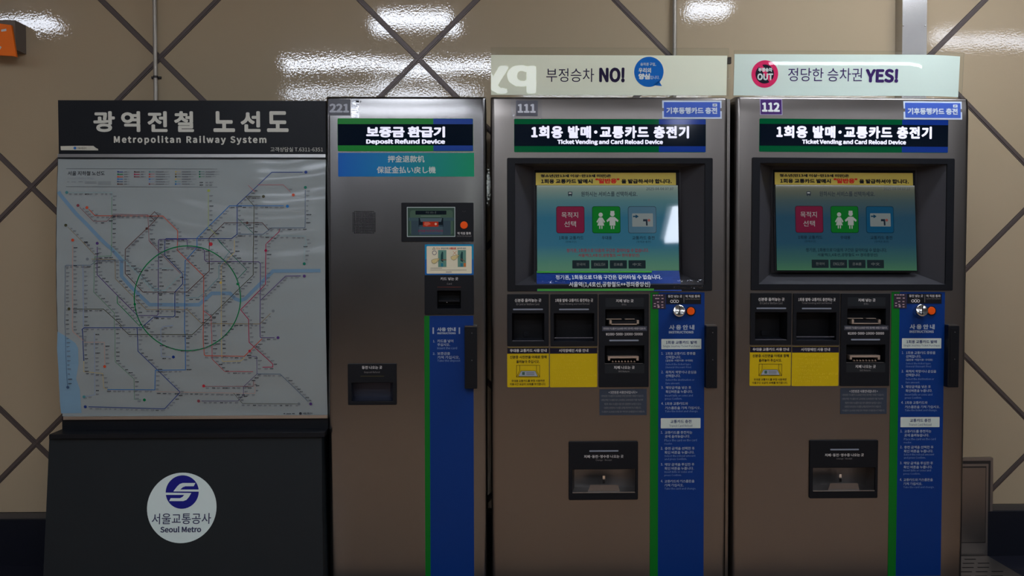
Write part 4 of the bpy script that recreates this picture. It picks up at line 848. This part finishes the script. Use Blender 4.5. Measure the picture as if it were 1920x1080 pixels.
p = PB(); sk = mat('black_stone', (26, 28, 36), 0.3, bump=(40, 0.1, 0.001)); p.box(-9, 9, YW-0.03, YW+0.013, 0, 0.195, sk); p.box(-9, 9, YW-0.012, YW+0.012, 0.195, 0.219, mat('skirting_trim', (96, 90, 84), 0.4, 0.4)); struct(p.build('baseboard_back'))
# floor: dark stone band by the wall, warm polished tiles in the hall
def floor():
    m = mat('hall_tiles', rough=0.25); nt = m.node_tree; b = nt.nodes['Principled BSDF']
    tc = nt.nodes.new('ShaderNodeTexCoord'); br = nt.nodes.new('ShaderNodeTexBrick'); br.offset = 0
    for k, v in (('Scale', 1.0), ('Mortar Size', 0.003), ('Brick Width', 0.6), ('Row Height', 0.6)): br.inputs[k].default_value = v
    br.inputs['Color1'].default_value = srgb(208, 172, 140); br.inputs['Color2'].default_value = srgb(200, 166, 136); br.inputs['Mortar'].default_value = srgb(80, 70, 62)
    nt.links.new(tc.outputs['Object'], br.inputs['Vector']); nt.links.new(br.outputs['Color'], b.inputs['Base Color'])
    d = mat('dark_tiles', rough=0.3); nt = d.node_tree; b = nt.nodes['Principled BSDF']
    tc = nt.nodes.new('ShaderNodeTexCoord'); br = nt.nodes.new('ShaderNodeTexBrick'); br.offset = 0
    for k, v in (('Scale', 1.0), ('Mortar Size', 0.003), ('Brick Width', 0.3), ('Row Height', 0.3)): br.inputs[k].default_value = v
    br.inputs['Color1'].default_value = srgb(28, 30, 40); br.inputs['Color2'].default_value = srgb(32, 33, 42); br.inputs['Mortar'].default_value = srgb(58, 56, 56)
    nt.links.new(tc.outputs['Object'], br.inputs['Vector']); nt.links.new(br.outputs['Color'], b.inputs['Base Color'])
    p = PB(); p.box(-9, 9, -14, -0.35, -0.05, 0, m); p.box(-9, 9, -0.35, 0.6, -0.05, 0, d); struct(p.build('floor'))
floor()
p = PB(); p.box(-9, 9, -14, 0.6, CEIL, CEIL+0.1, mat('ceiling_panels', (120, 122, 124), 0.6)); struct(p.build('ceiling'))
p = PB(); p.box(-9, 9, -14.1, -14, 0, CEIL, mat('far_wall_stone', (34, 38, 48), 0.5)); struct(p.build('wall_front'))

# steel service door low on the right, its drain cover on the floor
def rightside():
    Y = YW-0.012; fr = steel_mat('door_steel', (150, 142, 136), 0.4); OX = 0
    p = PB(); X1, Z1 = px(1859.5, 857.5, Y); X0 = X1-0.62
    p.box(X0, X1, Y-0.012, YW+0.01, 0.0, Z1, fr); p.box(X0+0.012, X1-0.012, Y-0.0135, Y-0.012, 0.0, Z1-0.012, mat('door_groove', (60, 56, 54), 0.5, 0.5)); p.box(X0+0.024, X1-0.026, Y-0.022, Y-0.0135, 0.0, Z1-0.024, fr)
    d = p.build('door_1'); struct(d)
    p = PB(); p.box(X0+0.05, X1-0.036, Y-0.0235, Y-0.022, 0.06, Z1-0.034, mat('door_groove')); p.box(X0+0.054, X1-0.040, Y-0.026, Y-0.0235, 0.064, Z1-0.04, steel_mat('door_leaf_steel', (140, 132, 126), 0.3)); p.build('door_leaf', d)
    X0 = 1.835; g = mat('drain_steel', (148, 140, 132), 0.35, 0.9); p = PB(); ya, yb = 0.17, 0.452
    p.box(X0, X1-0.03, ya, yb, 0.0, 0.006, g); m = mat('drain_slot', (12, 12, 14), 0.7)
    for i in range(8):
        for j in range(5): p.box(X1-0.45+i*0.065+(0.03 if j % 2 else 0)-0.03, X1-0.45+i*0.065+(0.03 if j % 2 else 0)+0.018, ya+0.03+j*0.052, ya+0.038+j*0.052, 0.0055, 0.0066, m) if X0+0.05 < X1-0.45+i*0.065 < X1-0.09 else None
    tag(p.build('drain_cover'), 'slotted steel drain cover on the floor in front of the service door', 'drain cover')
rightside()

def tube(p, x, y, z0, z1, r, m, n=16):
    vs = [(x+r*math.cos(2*math.pi*i/n), y+r*math.sin(2*math.pi*i/n), z) for z in (z0, z1) for i in range(n)]
    p.add(vs, [(i, (i+1) % n, n+(i+1) % n, n+i) for i in range(n)], m, True); p.add(vs, [tuple(range(n, 2*n))], m)
pm = mat('conduit_paint', (150, 142, 130), 0.35, 0.4)
def conduit(pxx, r, label, zlow):
    X, _ = px(pxx, 100, YW-0.018); root = thing('conduit_pipe', (X, YW-0.018, zlow), label, 'pipe', 'thin conduits on the wall')
    p = PB(); tube(p, 0, 0, 0, CEIL-zlow-0.002, r, pm); p.build('pipe', root)
    z = px(pxx, 144.5, YW-0.018)[1]-zlow; p = PB(); p.box(-0.020, 0.020, 0.010, 0.015, z-0.005, z+0.005, mat('clip_steel', (60, 56, 54), 0.4, 0.5)); tube(p, 0, 0, z-0.005, z+0.005, r+0.0012, MATS['clip_steel'])
    for s in (-0.016, 0.016): p.box(s-0.004, s+0.004, 0.006, 0.012, z-0.004, z+0.004, MATS['clip_steel'])
    p.build('pipe_clip', root)
conduit(291, 0.0085, 'thin grey conduit running up the wall above the map stand', 1.5)
conduit(1264.5, 0.0085, 'thin grey upright joint trim on the wall behind the NO sign', 1.6)  # upright joint of the wall panels, given the shape of a conduit
def duct():
    Y0 = YW-0.07; X0, X1 = px(1692, 50, Y0)[0], px(1738, 50, Y0)[0]; zl = 1.5
    root = thing('cable_duct', ((X0+X1)/2, YW-0.002, zl), 'flat steel cable duct rising above the YES sign', 'cable duct'); w = (X1-X0)/2; h = CEIL-zl-0.002
    p = PB(); p.box(-w, w, Y0-YW+0.002, 0.0, 0, h, steel_mat('duct_steel', (168, 164, 158), 0.26)); p.build('duct_cover', root)
    for x in (-w+0.004, w-0.008):
        z = px(1700, 48, Y0)[1]-zl; p = PB(); c = 12
        vs = [(x+0.0035*math.cos(t)*math.cos(a), Y0-YW+0.002-0.0035*math.sin(t), z+0.0035*math.cos(t)*math.sin(a)) for t in (0, 0.6, 1.1, 1.57) for a in [2*math.pi*i/c for i in range(c)]]
        p.add(vs, [(j*c+i, j*c+(i+1) % c, (j+1)*c+(i+1) % c, (j+1)*c+i) for j in range(3) for i in range(c)], chrome, True); p.build('screw', root)
duct()
def orange_sign():
    Y = YW-0.10; om = mat('orange_sign_face', (240, 112, 6), 0.4); P = PB(); a = [px(x, y, Y) for x, y in ((-60, 36), (21, 47), (30.5, 106.5), (22, 104.5), (0, 103.5), (-60, 98))]
    OX, OZ = a[0]; root = thing('orange_sign', (OX, YW, OZ-0.12), 'orange wall sign cut off at the upper left edge', 'sign')
    P.shape([[(x-OX, z-OZ+0.12) for x, z in reversed(a)]], Y-YW, 0.012, om); P.build('sign_face', root)
    p = PB(); X0, X1 = px(-50, 60, Y)[0]-OX, px(26, 60, Y)[0]-OX; p.box(X0, X1, Y-YW+0.012, -0.001, 0.0, 0.12, mat('grey_bracket', (110, 100, 90), 0.5)); p.build('bracket', root)
    p = PB(); wm = mat('sign_mark_white', (214, 210, 210), 0.5)
    for q in ([(2, 55.5), (11.5, 53.8), (12, 58), (2.5, 59.5)], [(-3, 88), (0, 86.5), (3, 88), (0, 93), (-3, 94)]): P2 = [px(x, y, Y-0.001) for x, y in q]; p = PB(); p.shape([[(x-OX, z-OZ+0.12) for x, z in reversed(P2)]], Y-YW-0.001, 0.0005, wm); p.build('white_mark', root)
orange_sign()
# little clamp between the two acrylic signs
X, Z = px(1367.5, 113.5, 0.05); p = PB(); p.box(-0.006, 0.006, 0.0, 0.018, 0.0, 0.024, mat('clamp_dark', (60, 54, 50), 0.4, 0.5)); p.box(-0.004, 0.004, 0.003, 0.015, -(Z-0.012-ZT), 0.0, acry)
tag(p.build('sign_bracket', loc=(X, 0.044, Z-0.012)), 'small dark bracket standing between the two acrylic signs', 'bracket')

# ------------------------------------------------------------------ ceiling fittings and a lit shop sign across the hall
def lamps():
    hm = mat('fitting_white', (200, 200, 200), 0.5); 
    for (x, y, l, f, *turn) in LAMPS:
        tm = mat('fluorescent_diffuser_%.1f' % f, (255, 255, 255), 0.5, emit=(232, 240, 255), es=TUBE*f)
        root = thing('ceiling_light', (x, y, CEIL), 'long fluorescent ceiling light above the hall, from a set partly added for brightness', 'ceiling light', 'fluorescent ceiling lights')
        if turn: root.rotation_euler = (0, 0, math.radians(turn[0]))
        p = PB(); p.box(-l/2-0.03, l/2+0.03, -0.15, 0.15, -0.03, -0.0005, hm); p.build('light_fitting', root)
        p = PB(); p.box(-l/2, l/2, -0.09, 0.09, -0.075, -0.031, tm); p.build('light_diffuser', root)
lamps()
def across():
    # reflected in the first acrylic sign
    p = PB(); m = mat('lit_letters', (255, 255, 255), 0.5, emit=(235, 245, 245), es=10.0); vs, fs, (a, b, c, d) = text_mesh("py", 0.03, 1, 4)
    k = 0.78/(b-a); root = thing('lit_shop_sign', (0.0, -9.0, 2.1), 'lit white letters hanging across the hall', 'sign')
    p = PB(); p.box(-0.4, 0.8, -0.03, 0.0, 0.50, CEIL-2.1-0.002, mat('sign_rail_dark', (20, 22, 26), 0.5)); p.build('hanging_rail', root)
    p = PB(); p.add([(0.62-(v[0]-a)*k, 0.004+v[2]*0.0002, 0.12+(v[1]-c)*k*0.62) for v in vs], [tuple(reversed(f)) for f in fs], m); p.build('lit_letters', root)
across()
if 'o' in _font_object: bpy.data.curves.remove(_font_object['o'].data)
